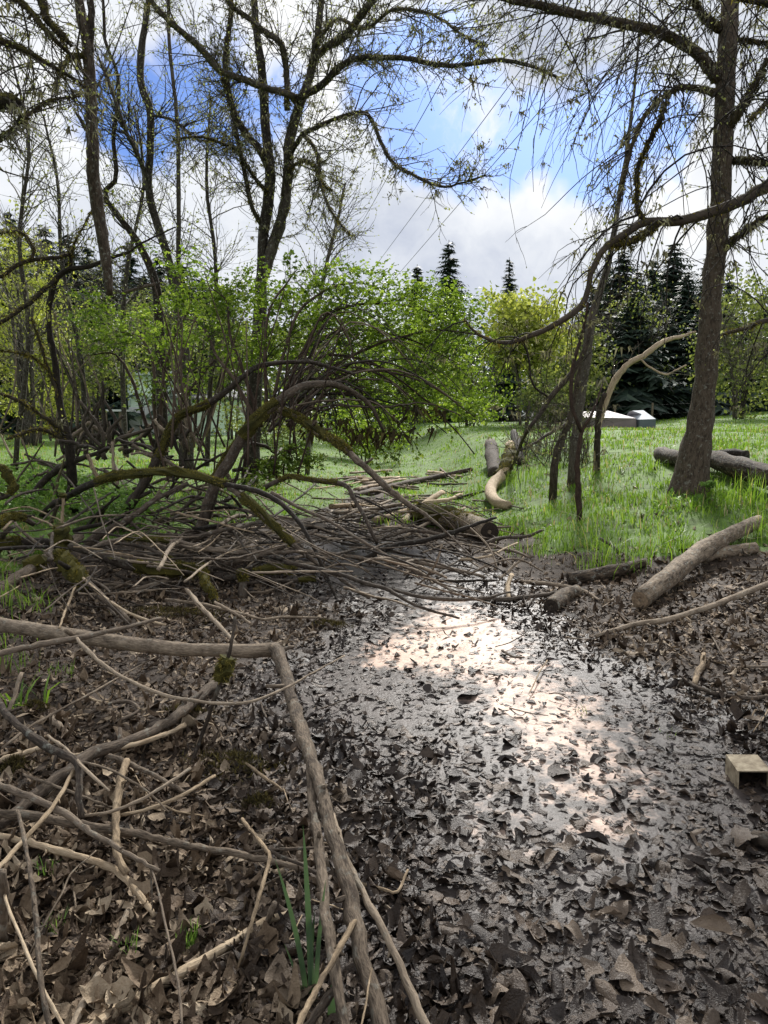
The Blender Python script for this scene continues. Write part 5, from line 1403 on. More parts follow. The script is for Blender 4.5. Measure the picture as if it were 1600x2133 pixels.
# ------------------------------------------------------------------ the standing trees
A9 = 9.6
tree('alder', 'big mossy alder trunk standing on the right bank', ([(1434, 1045, .0), (1440, 990, A9), (1452, 920, A9), (1464, 850, A9), (1474, 740, A9), (1480, 640, A9), (1494, 500, A9), (1503, 380, A9), (1508, 250, A9), (1514, 120, A9), (1522, 0, A9), (1530, -150, A9), (1535, -330, A9)], [80, 67, 54, 47, 43, 41, 39, 36, 36, 35, 33, 29, 25]),
     [([(1495, 165, 9.6), (1470, 130, 9.5), (1440, 102, 9.4), (1370, 66, 9.2), (1300, 50, 9), (1240, 38, 8.8), (1150, 18, 8.5), (1050, -5, 8.2), (960, -40, 8)], [26, 21, 19, 17, 15, 10]),
      ([(1490, 195, 9.6), (1460, 185, 9.5), (1430, 182, 9.4), (1400, 190, 9.3), (1340, 245, 9.1), (1310, 330, 9), (1290, 420, 9)], [15, 12, 9, 5]),
      ([(1500, 60, 9.6), (1470, 40, 9.5), (1450, 10, 9.4), (1430, -40, 9.2)], [18, 14, 9]),
      ([(1515, 80, 9.6), (1560, 85, 9.7), (1620, 95, 9.8)], [10, 8, 5]),
      ([(1530, 335, 9.6), (1560, 335, 9.4), (1620, 345, 9.2)], [16, 14, 10]),
      ([(1510, 270, 9.6), (1540, 235, 9.4), (1570, 180, 9.2), (1600, 120, 9)], [20, 17, 13, 8]),
      ([(1505, 520, 9.6), (1540, 490, 9.3), (1600, 450, 9), (1660, 420, 8.8)], [18, 15, 13, 9])],
     bark='alder', twig='twig', tw=(14, (.4, 1.1), 1), ltw=(26, (.35, 1.3), 1), trop=-.10, leafsize=.035, leafn=2, lich=.25, limb_moss=.35, trunk_moss=[.2, .15, .2, .3, .2, .3, .2], k=20, flare=1.12, tmin=.35, fuzzn=240, jit=.045)

# limb reaching in from a tree just outside the right edge, with hanging twigs
D7 = 7.4
tree('leaning_alder', 'dark mossy limb arching in from the right edge across the alder trunk', ([(1900, 1130, .0), (1880, 900, D7), (1860, 700, D7), (1840, 500, D7), (1830, 300, D7), (1825, 100, D7), (1820, -200, D7)], [70, 60, 54, 50, 46, 40, 34]),
     [([(1835, 330, D7), (1720, 345, D7), (1600, 388, D7), (1530, 425, D7), (1450, 452, D7), (1390, 462, D7), (1340, 464, D7), (1295, 492, D7), (1262, 515, D7), (1242, 545, D7), (1228, 580, D7), (1222, 618, D7), (1205, 645, D7), (1160, 675, D7), (1105, 698, D7), (1062, 714, D7), (1030, 712, D7), (990, 692, D7), (966, 662, D7)], [28, 25, 22, 19, 17, 15, 13, 12, 12, 13, 10, 8, 6, 4]),
      ([(1345, 462, D7), (1329, 440, D7), (1327, 400, D7), (1328, 350, D7), (1350, 300, 7.3), (1375, 250, 7.2), (1390, 210, 7.2)], [9, 9, 9, 8, 12, 6]),
      ([(1370, 466, D7), (1340, 490, D7), (1300, 505, D7), (1270, 510, D7)], [14, 15, 13, 7]),
      ([(1835, 120, D7), (1720, 60, D7), (1640, 20, D7), (1560, 0, 7.2), (1480, -20, 7)], [24, 18, 12, 6]),
      ([(1832, 220, D7), (1720, 180, D7), (1620, 200, D7), (1560, 250, 7.2)], [22, 16, 10, 5]),
      ([(1870, 720, D7), (1700, 660, D7), (1600, 668, D7), (1550, 685, D7), (1505, 695, D7)], [16, 12, 9, 7])],
     bark='mossy', twig='twig', tw=(6, (.5, 1.2), 1), ltw=(9, (.5, 1.5), 1), trop=-.30, leafsize=.03, leafn=1, lich=.3, limb_moss=.1, k=14, fuzzn=260, wob=.13)

# long weeping shoots hanging on the right
tb_count = 0
ve = empty('weeping_branches', 'curtain of long thin drooping branches hanging at the right edge', 'branch', Dp(1560, -120, 8.2))
tb = Tubes(); lv = Leaves(); spots = []
for i in range(120):
    px = random.uniform(1330, 1700); py = random.uniform(-160, 420); d0 = random.uniform(6.6, 9.2)
    if i > 80: px = random.uniform(1130, 1480); py = random.uniform(-160, 60)
    p = Dp(px, py, d0)
    pts = walk(tuple(p), norm3(random.gauss(-.25, .5), random.gauss(0, .3), -.35), random.uniform(.7, 2.6), 12, .13, -.09)
    r0 = random.uniform(.0035, .0075)
    tb.add(pts, [r0, r0 * .8, r0 * .3], 4)
    sprout(tb, lv, pts, r0, 4, (.12, .5), 0, -.15, .15, (.4, .9), leafsize=.03, leafn=1 if i % 3 == 0 else 0, lich=(spots, .25))
for i in range(26):   # shoots rising to meet the canopy so that nothing hangs on air
    p = Dp(random.uniform(1300, 1750), random.uniform(-420, -260), random.uniform(7, 9))
    tb.add(walk(tuple(p), norm3(random.gauss(-.4, .4), random.gauss(0, .3), -.5), random.uniform(1.5, 3.2), 12, .06, -.06), [.012, .008, .003], 4)
tb.build('shoots', M['twig'], ve); lv.build('leaves', M['bud'], ve); lichen_mesh(ve, spots)

# stem clump in the middle right
SD = 11.5
tree('slender_tree', 'slender grey stem leaning right behind the mossy limb', ([(1190, 990, .0), (1205, 860, SD), (1222, 760, SD), (1228, 690, SD), (1245, 620, SD), (1265, 560, SD), (1280, 480, SD), (1292, 400, SD), (1305, 320, SD), (1318, 220, SD), (1328, 120, SD), (1335, -20, SD)], [18, 18, 19, 20, 16, 13, 11, 9, 8, 6, 5, 3]), [],
     bark='trunk', tw=(26, (.4, 1.3), 1), trop=.05, leafsize=.035, leafn=2, lich=.1, group='slender stems on the bank')
tree('slender_tree', 'dark leaning stem left of the slender grey stem', ([(1152, 985, .0), (1165, 930, 11), (1185, 880, 11), (1197, 830, 11), (1210, 760, 11), (1225, 700, 11)], [16, 15, 13, 11, 8, 4]), [([(1185, 880, 11), (1150, 900, 10.8), (1110, 925, 10.6), (1080, 940, 10.5)], [8, 6, 3])],
     bark='dark', tw=(12, (.3, .9), 1), trop=.0, leafsize=.03, leafn=1, lich=.2, group='slender stems on the bank')
tree('slender_tree', 'thin hanging stem rooted below the tarpaulin, mossy brown', ([(1208, 1075, .0), (1204, 1020, 9), (1203, 960, 9), (1212, 900, 9), (1235, 860, 9), (1255, 800, 9.2)], [11, 13, 10, 8, 5, 3]), [([(1212, 900, 9), (1190, 840, 9), (1195, 760, 9.1), (1215, 690, 9.2), (1225, 630, 9.2)], [8, 8, 8, 5])],
     bark='redtwig', tw=(7, (.3, .8), 1), trop=-.1, leafsize=.03, leafn=0, lich=.2, group='slender stems on the bank')
tree('slender_tree', 'mossy yellow post-like stem in front of the tarpaulin', ([(1244, 930, .0), (1246, 890, 12), (1250, 850, 12), (1262, 818, 12)], [13, 13, 12, 8]), [],
     bark='mossy', tw=(3, (.2, .5), 0), leafn=0, group='slender stems on the bank')
tree('bent_pale_tree', 'bare pale trunk bent right across the dark conifers', ([(1242, 905, .0), (1258, 850, 12), (1268, 818, 12), (1285, 785, 12), (1310, 757, 12), (1340, 742, 12), (1365, 722, 12), (1390, 708, 12.1), (1425, 700, 12.2), (1450, 690, 12.2)], [9, 10, 12, 13, 12, 11, 11, 9, 6, 4]),
     [([(1330, 745, 12), (1355, 765, 11.9), (1385, 780, 11.8), (1400, 775, 11.8), (1430, 760, 11.8)], [4, 4, 3])], bark='pale', twig='greytwig', tw=(8, (.2, .7), 1), leafn=0)
tree('slender_tree', 'left-leaning mossy stem crossing towards the dark stump', ([(1060, 985, .05), (1095, 905, 10), (1120, 870, 10), (1145, 830, 10), (1180, 790, 10), (1210, 750, 10), (1228, 700, 10), (1232, 640, 10)], [5, 7, 9, 11, 12, 11, 9, 6]), [([(1145, 830, 10), (1110, 800, 10), (1100, 740, 10), (1085, 700, 10)], [5, 4, 3])],
     bark='dark', tw=(18, (.3, .9), 1), trop=-.05, leafn=1, lich=.3, trunk_moss=.2, group='slender stems on the bank')
# dead brown thicket at the bank foot
th = empty('dead_thicket', 'dry brown thicket of dead stems behind the curved pale trunk', 'shrub', Gp(1110, 960, 0))
tb = Tubes()
for i in range(260):
    b = Gp(random.uniform(1070, 1230), random.uniform(935, 975), 0)
    tb.add(walk(tuple(b), norm3(random.gauss(0, .25), random.gauss(0, .2), 1), random.uniform(.5, 1.7), 6, .10, -.04), [.006, .004, .002], 3)
tb.build('stems', M['brown'], th)

# forked tree left of centre
T1 = 13.5
tree('forked_tree', 'tall forked tree rising above the green shrub', ([(520, 1010, .0), (526, 920, T1), (531, 820, T1), (538, 720, T1), (543, 620, T1), (545, 560, T1), (547, 510, T1), (552, 460, T1), (562, 400, T1), (563, 350, T1), (556, 300, T1), (552, 240, T1), (548, 180, T1), (540, 110, T1), (532, 40, T1), (526, -60, T1), (515, -240, T1)], [36, 33, 30, 28, 24, 20, 20, 21, 22, 22, 20, 19, 17, 15, 14, 11, 7]),
     [([(545, 590, T1), (558, 545, T1), (573, 500, T1), (588, 450, T1), (597, 400, T1), (600, 350, T1), (602, 300, T1), (614, 250, T1), (632, 200, T1), (645, 160, T1), (657, 110, T1), (664, 50, T1), (672, -20, T1), (690, -200, T1)], [20, 23, 23, 22, 21, 20, 19, 18, 17, 15, 14, 12, 8]),
      ([(560, 350, T1), (540, 310, 13.3), (512, 280, 13.2), (495, 250, 13.1), (482, 215, 13), (470, 150, 13), (472, 100, 13), (480, 40, 13), (486, -60, 13)], [16, 14, 13, 12, 11, 10, 8]),
      ([(612, 205, 13.4), (603, 197, 13.2), (548, 181, 13), (500, 163, 12.8), (462, 150, 12.6), (440, 128, 12.5), (418, 101, 12.4), (380, 67, 12.2), (330, 20, 12), (290, -40, 11.8)], [14, 13, 13, 12, 13, 11, 8]),
      ([(612, 210, 13.4), (640, 195, 13.2), (666, 181, 13), (690, 158, 12.9), (708, 139, 12.8), (741, 122, 12.6), (779, 120, 12.4), (842, 121, 12), (936, 137, 11.5), (1040, 125, 11), (1102, 137, 10.7), (1160, 160, 10.5)], [15, 14, 13, 12, 11, 9, 8, 5]),
      ([(648, 130, 13.4), (680, 98, 13.2), (708, 84, 13), (735, 55, 12.8), (765, 15, 12.6), (800, -30, 12.4), (850, -100, 12)], [15, 14, 13, 9]),
      ([(602, 330, 13.4), (620, 295, 13.2), (636, 277, 13), (687, 252, 12.7), (741, 235, 12.4), (771, 245, 12.2), (813, 331, 11.9), (861, 364, 11.6), (917, 388, 11.4), (955, 383, 11.2), (1012, 364, 11)], [10, 9, 8, 8, 7, 5, 3]),
      ([(602, 352, 13.4), (632, 336, 13.2), (661, 353, 13), (674, 386, 12.9), (692, 396, 12.8)], [7, 6, 5, 3]),
      ([(630, 280, 13.3), (657, 311, 13), (666, 357, 12.8), (668, 385, 12.7), (690, 440, 12.6), (730, 490, 12.5)], [8, 6, 5, 3]),
      ([(598, 230, 13.4), (597, 160, 13.3), (592, 110, 13.2), (582, 88, 13.1), (548, 63, 13), (523, 40, 12.9), (493, 21, 12.8), (465, -10, 12.7)], [12, 12, 12, 11, 10, 7]),
      ([(556, 400, 13.4), (530, 370, 13.2), (490, 310, 13), (465, 300, 12.9), (420, 285, 12.8), (360, 290, 12.6)], [8, 7, 6, 3]),
      ([(545, 470, 13.5), (525, 430, 13.3), (512, 370, 13.2), (498, 300, 13.1), (475, 200, 13), (462, 160, 12.9)], [9, 9, 9, 7, 5]),
      ([(655, 100, 13.4), (700, 40, 13), (760, 60, 12.6), (820, 20, 12.3), (900, 30, 12), (960, 70, 11.8), (1010, 95, 11.6)], [8, 7, 6, 5, 3])],
     bark='trunk', twig='twig', tw=(16, (.4, 1.4), 1), ltw=(34, (.3, 1.25), 1), trop=.015, leafsize=.038, leafn=2, lich=.4, limb_moss=.22, trunk_moss=[.3, .2, .05, .1], fuzzn=200, rmin=.0034, k=14, tmin=.5)

# bent alders at the left
D3 = 15.5
tree('bent_alder', 'grey wavy trunk left of the forked tree', ([(392, 985, .0), (388, 850, D3), (384, 740, D3), (374, 650, D3), (362, 590, D3), (345, 520, D3), (322, 450, D3), (309, 385, D3), (313, 310, D3), (313, 230, D3), (300, 195, D3), (291, 155, D3), (296, 90, D3), (306, 30, D3), (310, -40, D3), (300, -180, D3)], [25, 23, 21, 19, 18, 17, 15, 15, 14, 14, 14, 14, 13, 11, 10, 6]),
     [([(310, 380, D3), (285, 320, 15.2), (262, 270, 15), (240, 210, 14.9), (222, 160, 14.8), (205, 120, 14.7)], [9, 8, 7, 5]), ([(313, 240, D3), (360, 250, 15), (410, 290, 14.8), (470, 295, 14.6)], [6, 5, 3])],
     bark='trunk', tw=(52, (.5, 1.7), 1), trop=.05, leafsize=.042, leafn=3, lich=.05, rmin=.0036, group='bent alders at the left', tmin=.35)
tree('bent_alder', 'mossy trunk kinked left below the wavy grey trunk', ([(338, 985, .0), (338, 850, D3), (334, 740, D3), (330, 650, D3), (326, 600, D3), (308, 545, D3), (285, 500, D3), (255, 460, D3), (228, 425, D3), (216, 405, D3), (228, 385, D3), (243, 372, D3), (240, 330, D3), (236, 280, D3), (246, 220, D3), (244, 150, D3), (220, 90, D3), (215, 20, D3), (210, -120, D3)], [24, 22, 20, 18, 17, 15, 13, 12, 10, 9, 9, 9, 8, 7, 6, 6, 5]),
     [([(330, 590, D3), (290, 600, 15.2), (250, 610, 15), (210, 600, 14.8)], [8, 6, 4])], bark='alder', tw=(52, (.5, 1.6), 1), trop=.05, leafsize=.042, leafn=3, lich=.05, rmin=.0036, group='bent alders at the left', tmin=.35)
tree('sapling', 'straight thin sapling between the wavy trunk and the forked tree', ([(378, 985, .0), (376, 800, D3), (372, 600, D3), (372, 450, D3), (371, 280, D3), (362, 180, D3), (352, 90, D3), (350, 0, D3), (350, -120, D3)], [10, 10, 9, 9, 8, 7, 7, 6, 5]), [],
     bark='trunk', tw=(46, (.4, 1.3), 1), trop=.06, leafsize=.042, leafn=3, rmin=.0036)
D8 = 9.5
tree('crooked_tree', 'crooked mossy tree with red-brown stem at the left', ([(150, 945, .0), (138, 900, D8), (124, 840, D8), (116, 770, D8), (105, 700, D8), (101, 660, D8), (106, 615, D8), (118, 580, D8), (146, 560, D8), (183, 557, D8), (225, 540, D8), (267, 526, D8), (292, 508, D8), (365, 473, D8)], [22, 16, 14, 13, 12, 11, 12, 12, 9, 8, 6, 4, 3]),
     [([(118, 580, D8), (93, 602, 9.3), (50, 639, 9), (0, 672, 8.8), (-60, 700, 8.6)], [9, 10, 9, 7]), ([(146, 558, D8), (146, 533, D8), (112, 537, 9.3), (65, 542, 9.2), (34, 554, 9.1), (0, 577, 9), (-60, 600, 8.9)], [7, 8, 8, 6]),
      ([(66, 542, 9.2), (70, 518, 9.2), (53, 492, 9.1), (31, 481, 9), (-20, 488, 9)], [7, 7, 5]), ([(146, 535, D8), (158, 500, 9.4), (175, 470, 9.3), (200, 420, 9.2)], [6, 4, 2]),
      ([(124, 830, D8), (100, 770, 9.4), (85, 720, 9.3), (65, 660, 9.2)], [8, 6, 4]), ([(100, 770, 9.4), (60, 740, 9.2), (0, 730, 9)], [5, 4, 3]), ([(140, 905, D8), (100, 875, 9.3), (50, 840, 9.1), (0, 820, 9)], [9, 8, 6]),
      ([(145, 920, D8), (90, 895, 9.3), (40, 905, 9.1), (15, 915, 9)], [10, 8, 5])],
     bark='mossy', tw=(10, (.3, 1.0), 1), ltw=(9, (.3, .9), 1), trop=.02, leafsize=.04, leafn=2, leaf='yleaf', lich=.15, limb_moss=.2, fuzzn=120)

# dead trunk hanging in the canopy
HD = 7.6
hg = empty('dead_snag', 'dead brown broken trunk hanging down from the canopy at the left', 'tree', Dp(228, 615, HD))
P, rad = limb_path([(228, 617, HD), (224, 560, HD), (214, 500, HD), (203, 430, HD), (196, 370, HD), (193, 300, HD), (189, 230, HD), (186, 140, HD), (180, 80, HD), (170, 30, HD), (160, -40, HD), (140, -220, HD)], [13, 20, 23, 25, 24, 23, 22, 22, 20, 18, 17])
t = Tubes(); t.add(P, rad, 14, .1); t.build('trunk', M['alder'], hg, .07)
P2, r2 = limb_path([(187, 110, HD), (190, 60, HD), (188, 0, HD), (180, -120, HD)], [14, 14, 12]); t = Tubes(); t.add(P2, r2, 9); t.build('limb', M['alder'], hg, .05)
P3_, r3 = limb_path([(181, 272, HD), (168, 250, HD), (157, 232, HD)], [9, 7, 4]); t = Tubes(); t.add(P3_, r3, 7); t.build('stub', M['dark'], hg, .05)
P4, r4 = limb_path([(180, 120, HD), (155, 118, 7.5), (130, 140, 7.4), (118, 175, 7.3)], [10, 9, 4]); t = Tubes(); t.add(P4, r4, 7, .6); l4 = t.build('stub', M['mossy'], hg, .05); fuzz(l4, P4, r4, 200, .05, droop=1.2, lump=.3)
tb = Tubes(); lv = Leaves(); sprout(tb, lv, P[14:].tolist(), .04, 26, (.4, 1.4), 1, -.02, .14, leafsize=.03, leafn=2); tb.build('twigs', M['twig'], hg); lv.build('leaves', M['bud'], hg)

# mossy boughs from a tree outside the left edge
LD = 6.6
tree('overhanging_tree', 'mossy boughs hanging in from the top left corner', ([(-420, 1250, .0), (-400, 900, LD), (-380, 500, LD), (-360, 150, LD), (-340, -200, LD), (-320, -400, LD)], [90, 80, 70, 60, 50, 40]),
     [([(-350, 40, LD), (-150, -60, LD), (-20, -20, LD), (40, 0, LD), (95, 63, LD), (147, 113, 6.7), (175, 150, 6.8)], [30, 22, 12, 9, 4]),
      ([(-360, 150, LD), (-160, 40, LD), (0, 85, LD), (75, 118, 6.7), (130, 150, 6.8), (178, 182, 6.9)], [26, 14, 8, 5]),
      ([(-350, -40, LD), (-100, -120, LD), (60, -40, LD), (100, 40, LD), (130, 75, LD), (150, 95, LD)], [30, 24, 18, 14, 6]),
      ([(-380, 420, LD), (-150, 330, LD), (0, 290, LD), (42, 252, LD), (100, 212, 6.7), (168, 200, 6.8)], [24, 14, 8, 4]),
      ([(-370, 260, LD), (-200, 225, LD), (-60, 212, 6.4), (0, 211, 6.3), (30, 213, 6.3), (46, 215, 6.3)], [44, 40, 36, 34, 30, 10])],
     bark='mossy', tw=(4, (.5, 1.4), 1), ltw=(17, (.35, 1.4), 1), trop=-.06, leafsize=.026, leafn=2, lich=.35, limb_moss=.4, fuzzn=420)
# fine canopy twigs filling the upper left sky
for (bx_, by_, bd, lb, tip) in [((30), 960, 14, 'thin leaning sapling at the left edge', [(60, 700), (40, 500), (60, 300), (20, 100)]), (430, 990, 17, 'thin sapling behind the forked tree on its left', [(440, 760), (450, 560), (430, 380), (440, 200)]),
                                (180, 985, 18, 'thin sapling far behind the hanging dead trunk', [(170, 760), (130, 560), (120, 380), (90, 240)]), (640, 990, 17, 'thin sapling behind the forked tree on its right', [(650, 760), (670, 600), (700, 470), (720, 380)]),
                                (265, 985, 19, 'thin pale sapling behind the kinked mossy trunk', [(255, 760), (265, 560), (300, 380), (280, 220)])]:
    tree('sapling', lb, ([(bx_, by_, .0)] + [(a, b, bd) for a, b in tip], [11, 10, 8, 6, 4]), [], bark='trunk', twig='greytwig', tw=(80, (.6, 2.0), 1), trop=.03, leafsize=.045, leafn=3, rmin=.0036, tmin=.25, wob=.14)

# ------------------------------------------------------------------ the green shrub over the heap
def shrub(name, label, base, stems, blobs, nleaf, size, leaf='leaf', bark='redtwig', group=None, lobes=3, tw=5, stemw=(9, 6, 2), L=(.3, .9), trop=-.05):
    """base pixels+depth; arching stems as pixel paths; leaves on twigs and in uneven clumps (px,py,depth,rx,ry)"""
    b = P3(base); e = empty(name, label, 'shrub', b, group)
    tb = Tubes(); lv = Leaves()
    for s in stems:
        P, rad = limb_path(s, stemw)
        t = Tubes(); t.add(P, rad, 6, .1); t.build('stem', M[bark], e, .05)
        sprout(tb, lv, P.tolist(), rad.mean(), tw * 3, L, 1, trop, .16, (.3, 1.0), .25, leafsize=size, leafn=2, rmin=.0026)
    tb.build('twigs', M['twig'], e)
    wts = np.array([bl[3] * bl[4] for bl in blobs], float); wts /= wts.sum()
    Cs = []
    for bl, w in zip(blobs, wts):
        n = int(nleaf * w); k = bl[2] / F
        c = Dp(bl[0], bl[1], bl[2])
        nc = max(10, n // 26)
        u = unit(rng.normal(0, 1, (nc, 3))) * rng.random((nc, 1)) ** .45
        cc = c + u * np.array([bl[3] * k, bl[3] * k * .9, bl[4] * k])
        ci = rng.integers(0, nc, n)
        Cs.append(cc[ci] + rng.normal(0, 1, (n, 3)) * rng.uniform(.05, .13, (nc, 1))[ci] * np.array([1.3, 1.3, .55]))
    C = np.concatenate(Cs)
    gzz = base_height(C[:, 0], C[:, 1]); C = C[C[:, 2] > gzz + .05]
    A = unit(rng.normal(0, 1, (len(C), 3)) * np.array([1, 1, .45]) - np.array([0, 0, .15]))
    S = size * rng.uniform(.5, 1.25, (len(C), 1))
    A0 = np.concatenate([A, unit(np.array(lv.a))]); C0 = np.concatenate([C, np.array(lv.c)]); S0 = np.concatenate([S, np.array(lv.s)[:, None]])
    leaf_mesh('leaves', M[leaf], e, C0, A0, S0, lobes, .33, .7)
    return e


def arc(x0, y0, d0, x1, y1, x2, y2, d2):
    return [(x0, y0, d0), ((x0 + x1) / 2 - 5, (y0 + y1) / 2 - 20, d0), (x1, y1, (d0 + d2) / 2), ((x1 + x2) / 2 + 12, (y1 + y2) / 2 - 22, d2), (x2, y2, d2)]


shrub('green_shrub', 'large bright green leafy shrub arching over the heap of branches', (560, 960, 10.6),
      [arc(560, 900, 10.3, 640, 790, 800, 850, 10.6), arc(565, 890, 10.4, 680, 740, 880, 830, 10.8), arc(570, 880, 10.5, 700, 690, 960, 760, 11), arc(575, 870, 10.5, 690, 650, 930, 660, 11.2), arc(560, 880, 10.6, 630, 640, 760, 590, 11.2),
       arc(555, 880, 10.6, 560, 650, 620, 560, 11), arc(600, 880, 10.2, 760, 770, 990, 870, 10.6), arc(590, 870, 10.4, 780, 720, 1010, 700, 11), arc(620, 880, 10.2, 720, 820, 860, 930, 10.4), arc(600, 890, 10.2, 700, 800, 780, 930, 10.3),
       arc(545, 890, 10.5, 480, 700, 440, 600, 11), arc(540, 890, 10.4, 450, 740, 370, 660, 11)],
      [(800, 690, 11.2, 190, 100), (640, 650, 11.3, 110, 90), (930, 720, 11.4, 100, 90), (740, 600, 11.4, 120, 50), (890, 610, 11.6, 90, 45), (860, 810, 11.6, 150, 70), (560, 740, 11.3, 110, 60), (470, 670, 11.5, 70, 70), (960, 850, 12, 80, 55), (760, 880, 12.2, 130, 40), (960, 640, 11.6, 60, 40), (520, 600, 11.3, 70, 60)],
      13500, .054)
shrub('green_shrub', 'leafy green shrub left of the forked tree over the house', (330, 985, 12.5),
      [arc(330, 950, 12.3, 320, 760, 240, 690, 12.6), arc(335, 950, 12.3, 350, 740, 400, 620, 12.6), arc(340, 950, 12.3, 420, 780, 500, 720, 12.5), arc(325, 950, 12.3, 270, 780, 180, 740, 12.7)],
      [(330, 680, 12.6, 100, 70), (230, 690, 12.8, 90, 60), (420, 630, 12.4, 70, 80), (360, 560, 12.6, 60, 60), (180, 660, 13, 70, 60)], 2500, .055)
shrub('low_green_shrub', 'low bright green sprouts inside the heap of branches', (590, 1000, 8.9),
      [arc(560, 985, 8.9, 580, 955, 640, 950, 8.8), arc(590, 990, 8.9, 610, 960, 560, 960, 8.8)], [(600, 965, 8.9, 60, 24), (560, 985, 9.1, 50, 20), (650, 955, 9.0, 36, 16), (520, 1010, 9.2, 40, 14)], 700, .045, stemw=(4, 3, 2), L=(.1, .25))
shrub('herb_bank', 'mass of low broad-leaved herbs on the left bank', (150, 1010, .0), [arc(90, 1010, 11, 95, 995, 100, 985, 11)], [(110, 1010, 10.5, 110, 30), (60, 985, 11.5, 90, 22), (200, 1040, 9.4, 90, 26), (270, 1060, 9.0, 70, 20), (30, 1040, 9.0, 50, 26)], 3400, .05, leaf='herb', stemw=(2, 2, 1), L=(.05, .1), tw=1)
shrub('herb_bank', 'low leafy herbs round the foot of the alder', (1480, 1040, .0), [arc(1470, 1040, 9, 1474, 1025, 1480, 1015, 9)], [(1490, 1045, 9.0, 60, 16), (1560, 1050, 9.0, 50, 22), (1410, 1060, 8.8, 60, 14), (1330, 1110, 8.3, 60, 10)], 700, .06, leaf='herb', stemw=(2, 2, 1), L=(.05, .1), tw=1)

for i in range(34):
    x0, y0 = random.uniform(545, 640), random.uniform(850, 905); x2 = random.uniform(690, 1020); y2 = random.uniform(800, 950); xm = x0 + (x2 - x0) * random.uniform(.4, .6)
    y2 += random.uniform(-60, 30); ym = min(y0, y2) - random.uniform(5, 170); d0 = random.uniform(9.4, 10.3); w = random.choice([2, 2.5, 3, 4, 5])
    stick('arching_twig', 'bare dark twig arching over to the right in the green shrub', 'twig', [(x0, y0, d0), ((x0 + xm) / 2 - 8, (y0 + ym) / 2 - 14, d0), (xm, ym, d0), ((xm + x2) / 2 + 12, (ym + y2) / 2 - 18, d0 + .1), (x2, y2, d0 + .2)], [w, w, w * .8, w * .5], random.choice(['twig', 'redtwig', 'brown']), group='bare arching twigs in the green shrub', k=4, nubs=6, wob=2.0)
hm = empty('hanging_moss', 'dark moss strings hanging under the arching twigs of the shrub', 'moss', Dp(780, 930, 9.8))
sp_ = []
for i in range(36):
    x, y = random.choice([(745, 905), (770, 920), (800, 900), (690, 880), (720, 870), (850, 890), (640, 880), (880, 860)])
    sp_.append((tuple(Dp(x + random.gauss(0, 16), y + random.gauss(0, 18), random.uniform(9.5, 10.1))), random.uniform(.10, .26)))
lichen_mesh(hm, sp_, 'darkmoss', 'strings')

# straight red shoots standing out of the heap
for i in range(20):
    bxp = random.uniform(330, 620); byp = random.uniform(900, 1010); d0 = random.uniform(8.4, 9.6)
    tpx = bxp + random.gauss(-25, 70); tpy = random.uniform(560, 800)
    stick('shoot', 'straight thin red-brown shoot standing out of the heap of branches', 'shoot', [(bxp, byp, d0), ((bxp + tpx) / 2 + random.gauss(0, 6), (byp + tpy) / 2, d0), (tpx, tpy, d0 + random.uniform(-.3, .3))], [4.5, 3.5, 2], 'redtwig', group='red shoots out of the heap', k=5, nubs=2)
# thin upright stems and suckers at the left
for i in range(34):
    bxp = random.choice([random.uniform(-40, 245), random.uniform(385, 430)]); byp = random.uniform(900, 960); d0 = random.uniform(11, 14)
    tpx = bxp + random.gauss(0, 60); tpy = random.uniform(640, 830)
    stick('shoot', 'thin bare stem in the tangle at the left', 'shoot', [(bxp, byp, d0), ((bxp + tpx) / 2 + random.gauss(0, 14), (byp + tpy) / 2, d0), (tpx, tpy, d0)], [5, 4, 2], random.choice(['brown', 'mossy', 'tan']), group='thin stems at the left', k=5, nubs=2)
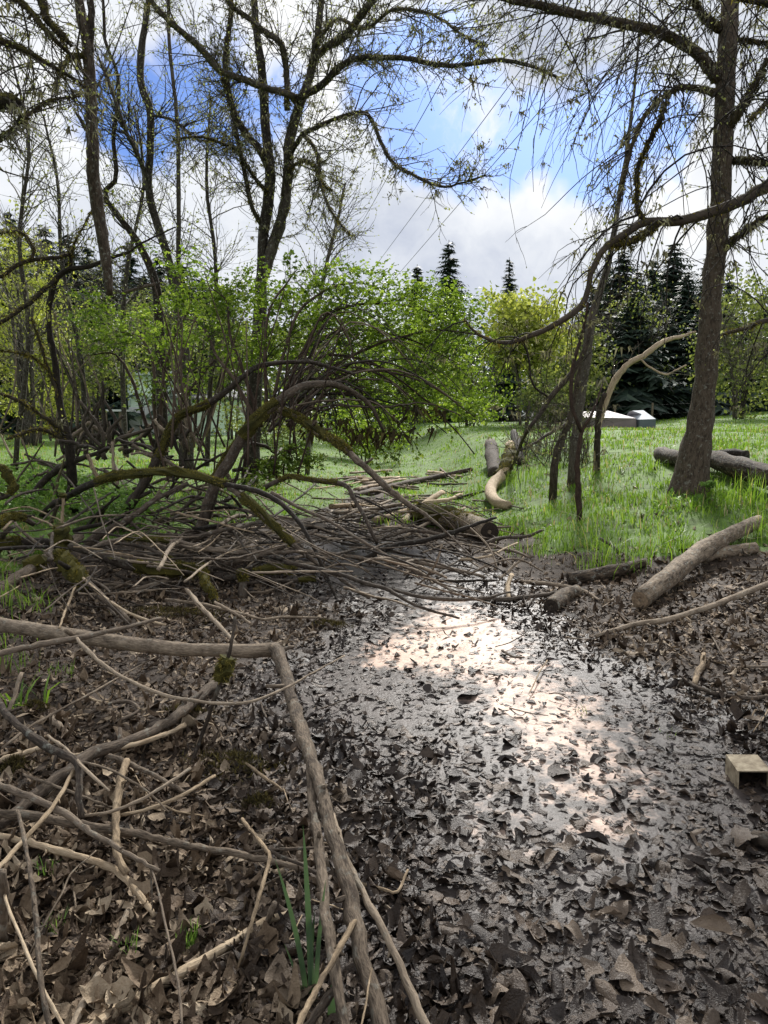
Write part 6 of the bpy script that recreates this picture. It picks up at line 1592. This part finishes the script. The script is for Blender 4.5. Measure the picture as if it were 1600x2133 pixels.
# mossy stubs and dead stems of the left thicket
for i in range(46):
    bxp = random.uniform(130, 400); byp = random.uniform(905, 960); d0 = random.uniform(10.5, 12.5)
    a = random.gauss(0, .6); l = random.uniform(40, 130) * (.45 if 255 < bxp < 385 else 1)
    stick('mossy_stem', 'leaning mossy dead stem in the left thicket', 'branch', [(bxp, byp, d0), (bxp + math.sin(a) * l * .5, byp - math.cos(a) * l * .5, d0), (bxp + math.sin(a + random.gauss(0, .3)) * l, byp - math.cos(a) * l, d0)], [9, 8, 5], random.choice(['mossy', 'dark', 'mossy', 'tan']), group='mossy dead stems in the left thicket', k=6, nubs=1)

# dark moss mats on the ground
for px, py, rx, ry, lb in [(505, 1610, .26, .13, 'dark brown moss mat left of the bent grey branch'), (690, 1250 + 60, .14, .08, 'dark moss mat beyond the bend of the grey branch'), (360, 1285, .5, .18, 'broad dark moss mat under the brush heap'),
                           (30, 1615, .06, .05, 'small moss cushion at the left edge'), (75, 1490, .07, .05, 'moss cushion on the sticks by the flopped grass'), (540, 1690, .08, .06, 'small moss patch beside the thin bent twig'), (395, 1500, .12, .05, 'moss patch at the tip of the thick dark branch')]:
    c = Gp(px, py, .0); n = int(2600 * max(.16, rx))
    q = rng.normal(0, .45, (n, 2)) * np.array([rx, ry])
    X, Y = c[0] + q[:, 0], c[1] + q[:, 1]
    Zm = height(X, Y) + .01 + .035 * np.exp(-((q[:, 0] / rx) ** 2 + (q[:, 1] / ry) ** 2) * 2)
    e = empty('moss_mat', lb, 'moss', (c[0], c[1], float(height(c[0], c[1]))))
    base = np.stack([X, Y, Zm], 1); dv = unit(rng.normal(0, .6, (n, 3)) + np.array([0, 0, .7])) * rng.uniform(.012, .035, (n, 1))
    s = unit(np.cross(dv, rng.normal(0, 1, (n, 3)))) * .004
    V = np.stack([base - s, base + s, base + dv], 1).reshape(-1, 3) - world_loc(e)
    mm = mk_obj('strands', mk_mesh('strands', V, [np.arange(n * 3).reshape(-1, 3)], M['darkmoss'], {'rnd': np.repeat(rng.random(n), 3)}, smooth=False), e); mm['kind'] = 'stuff'
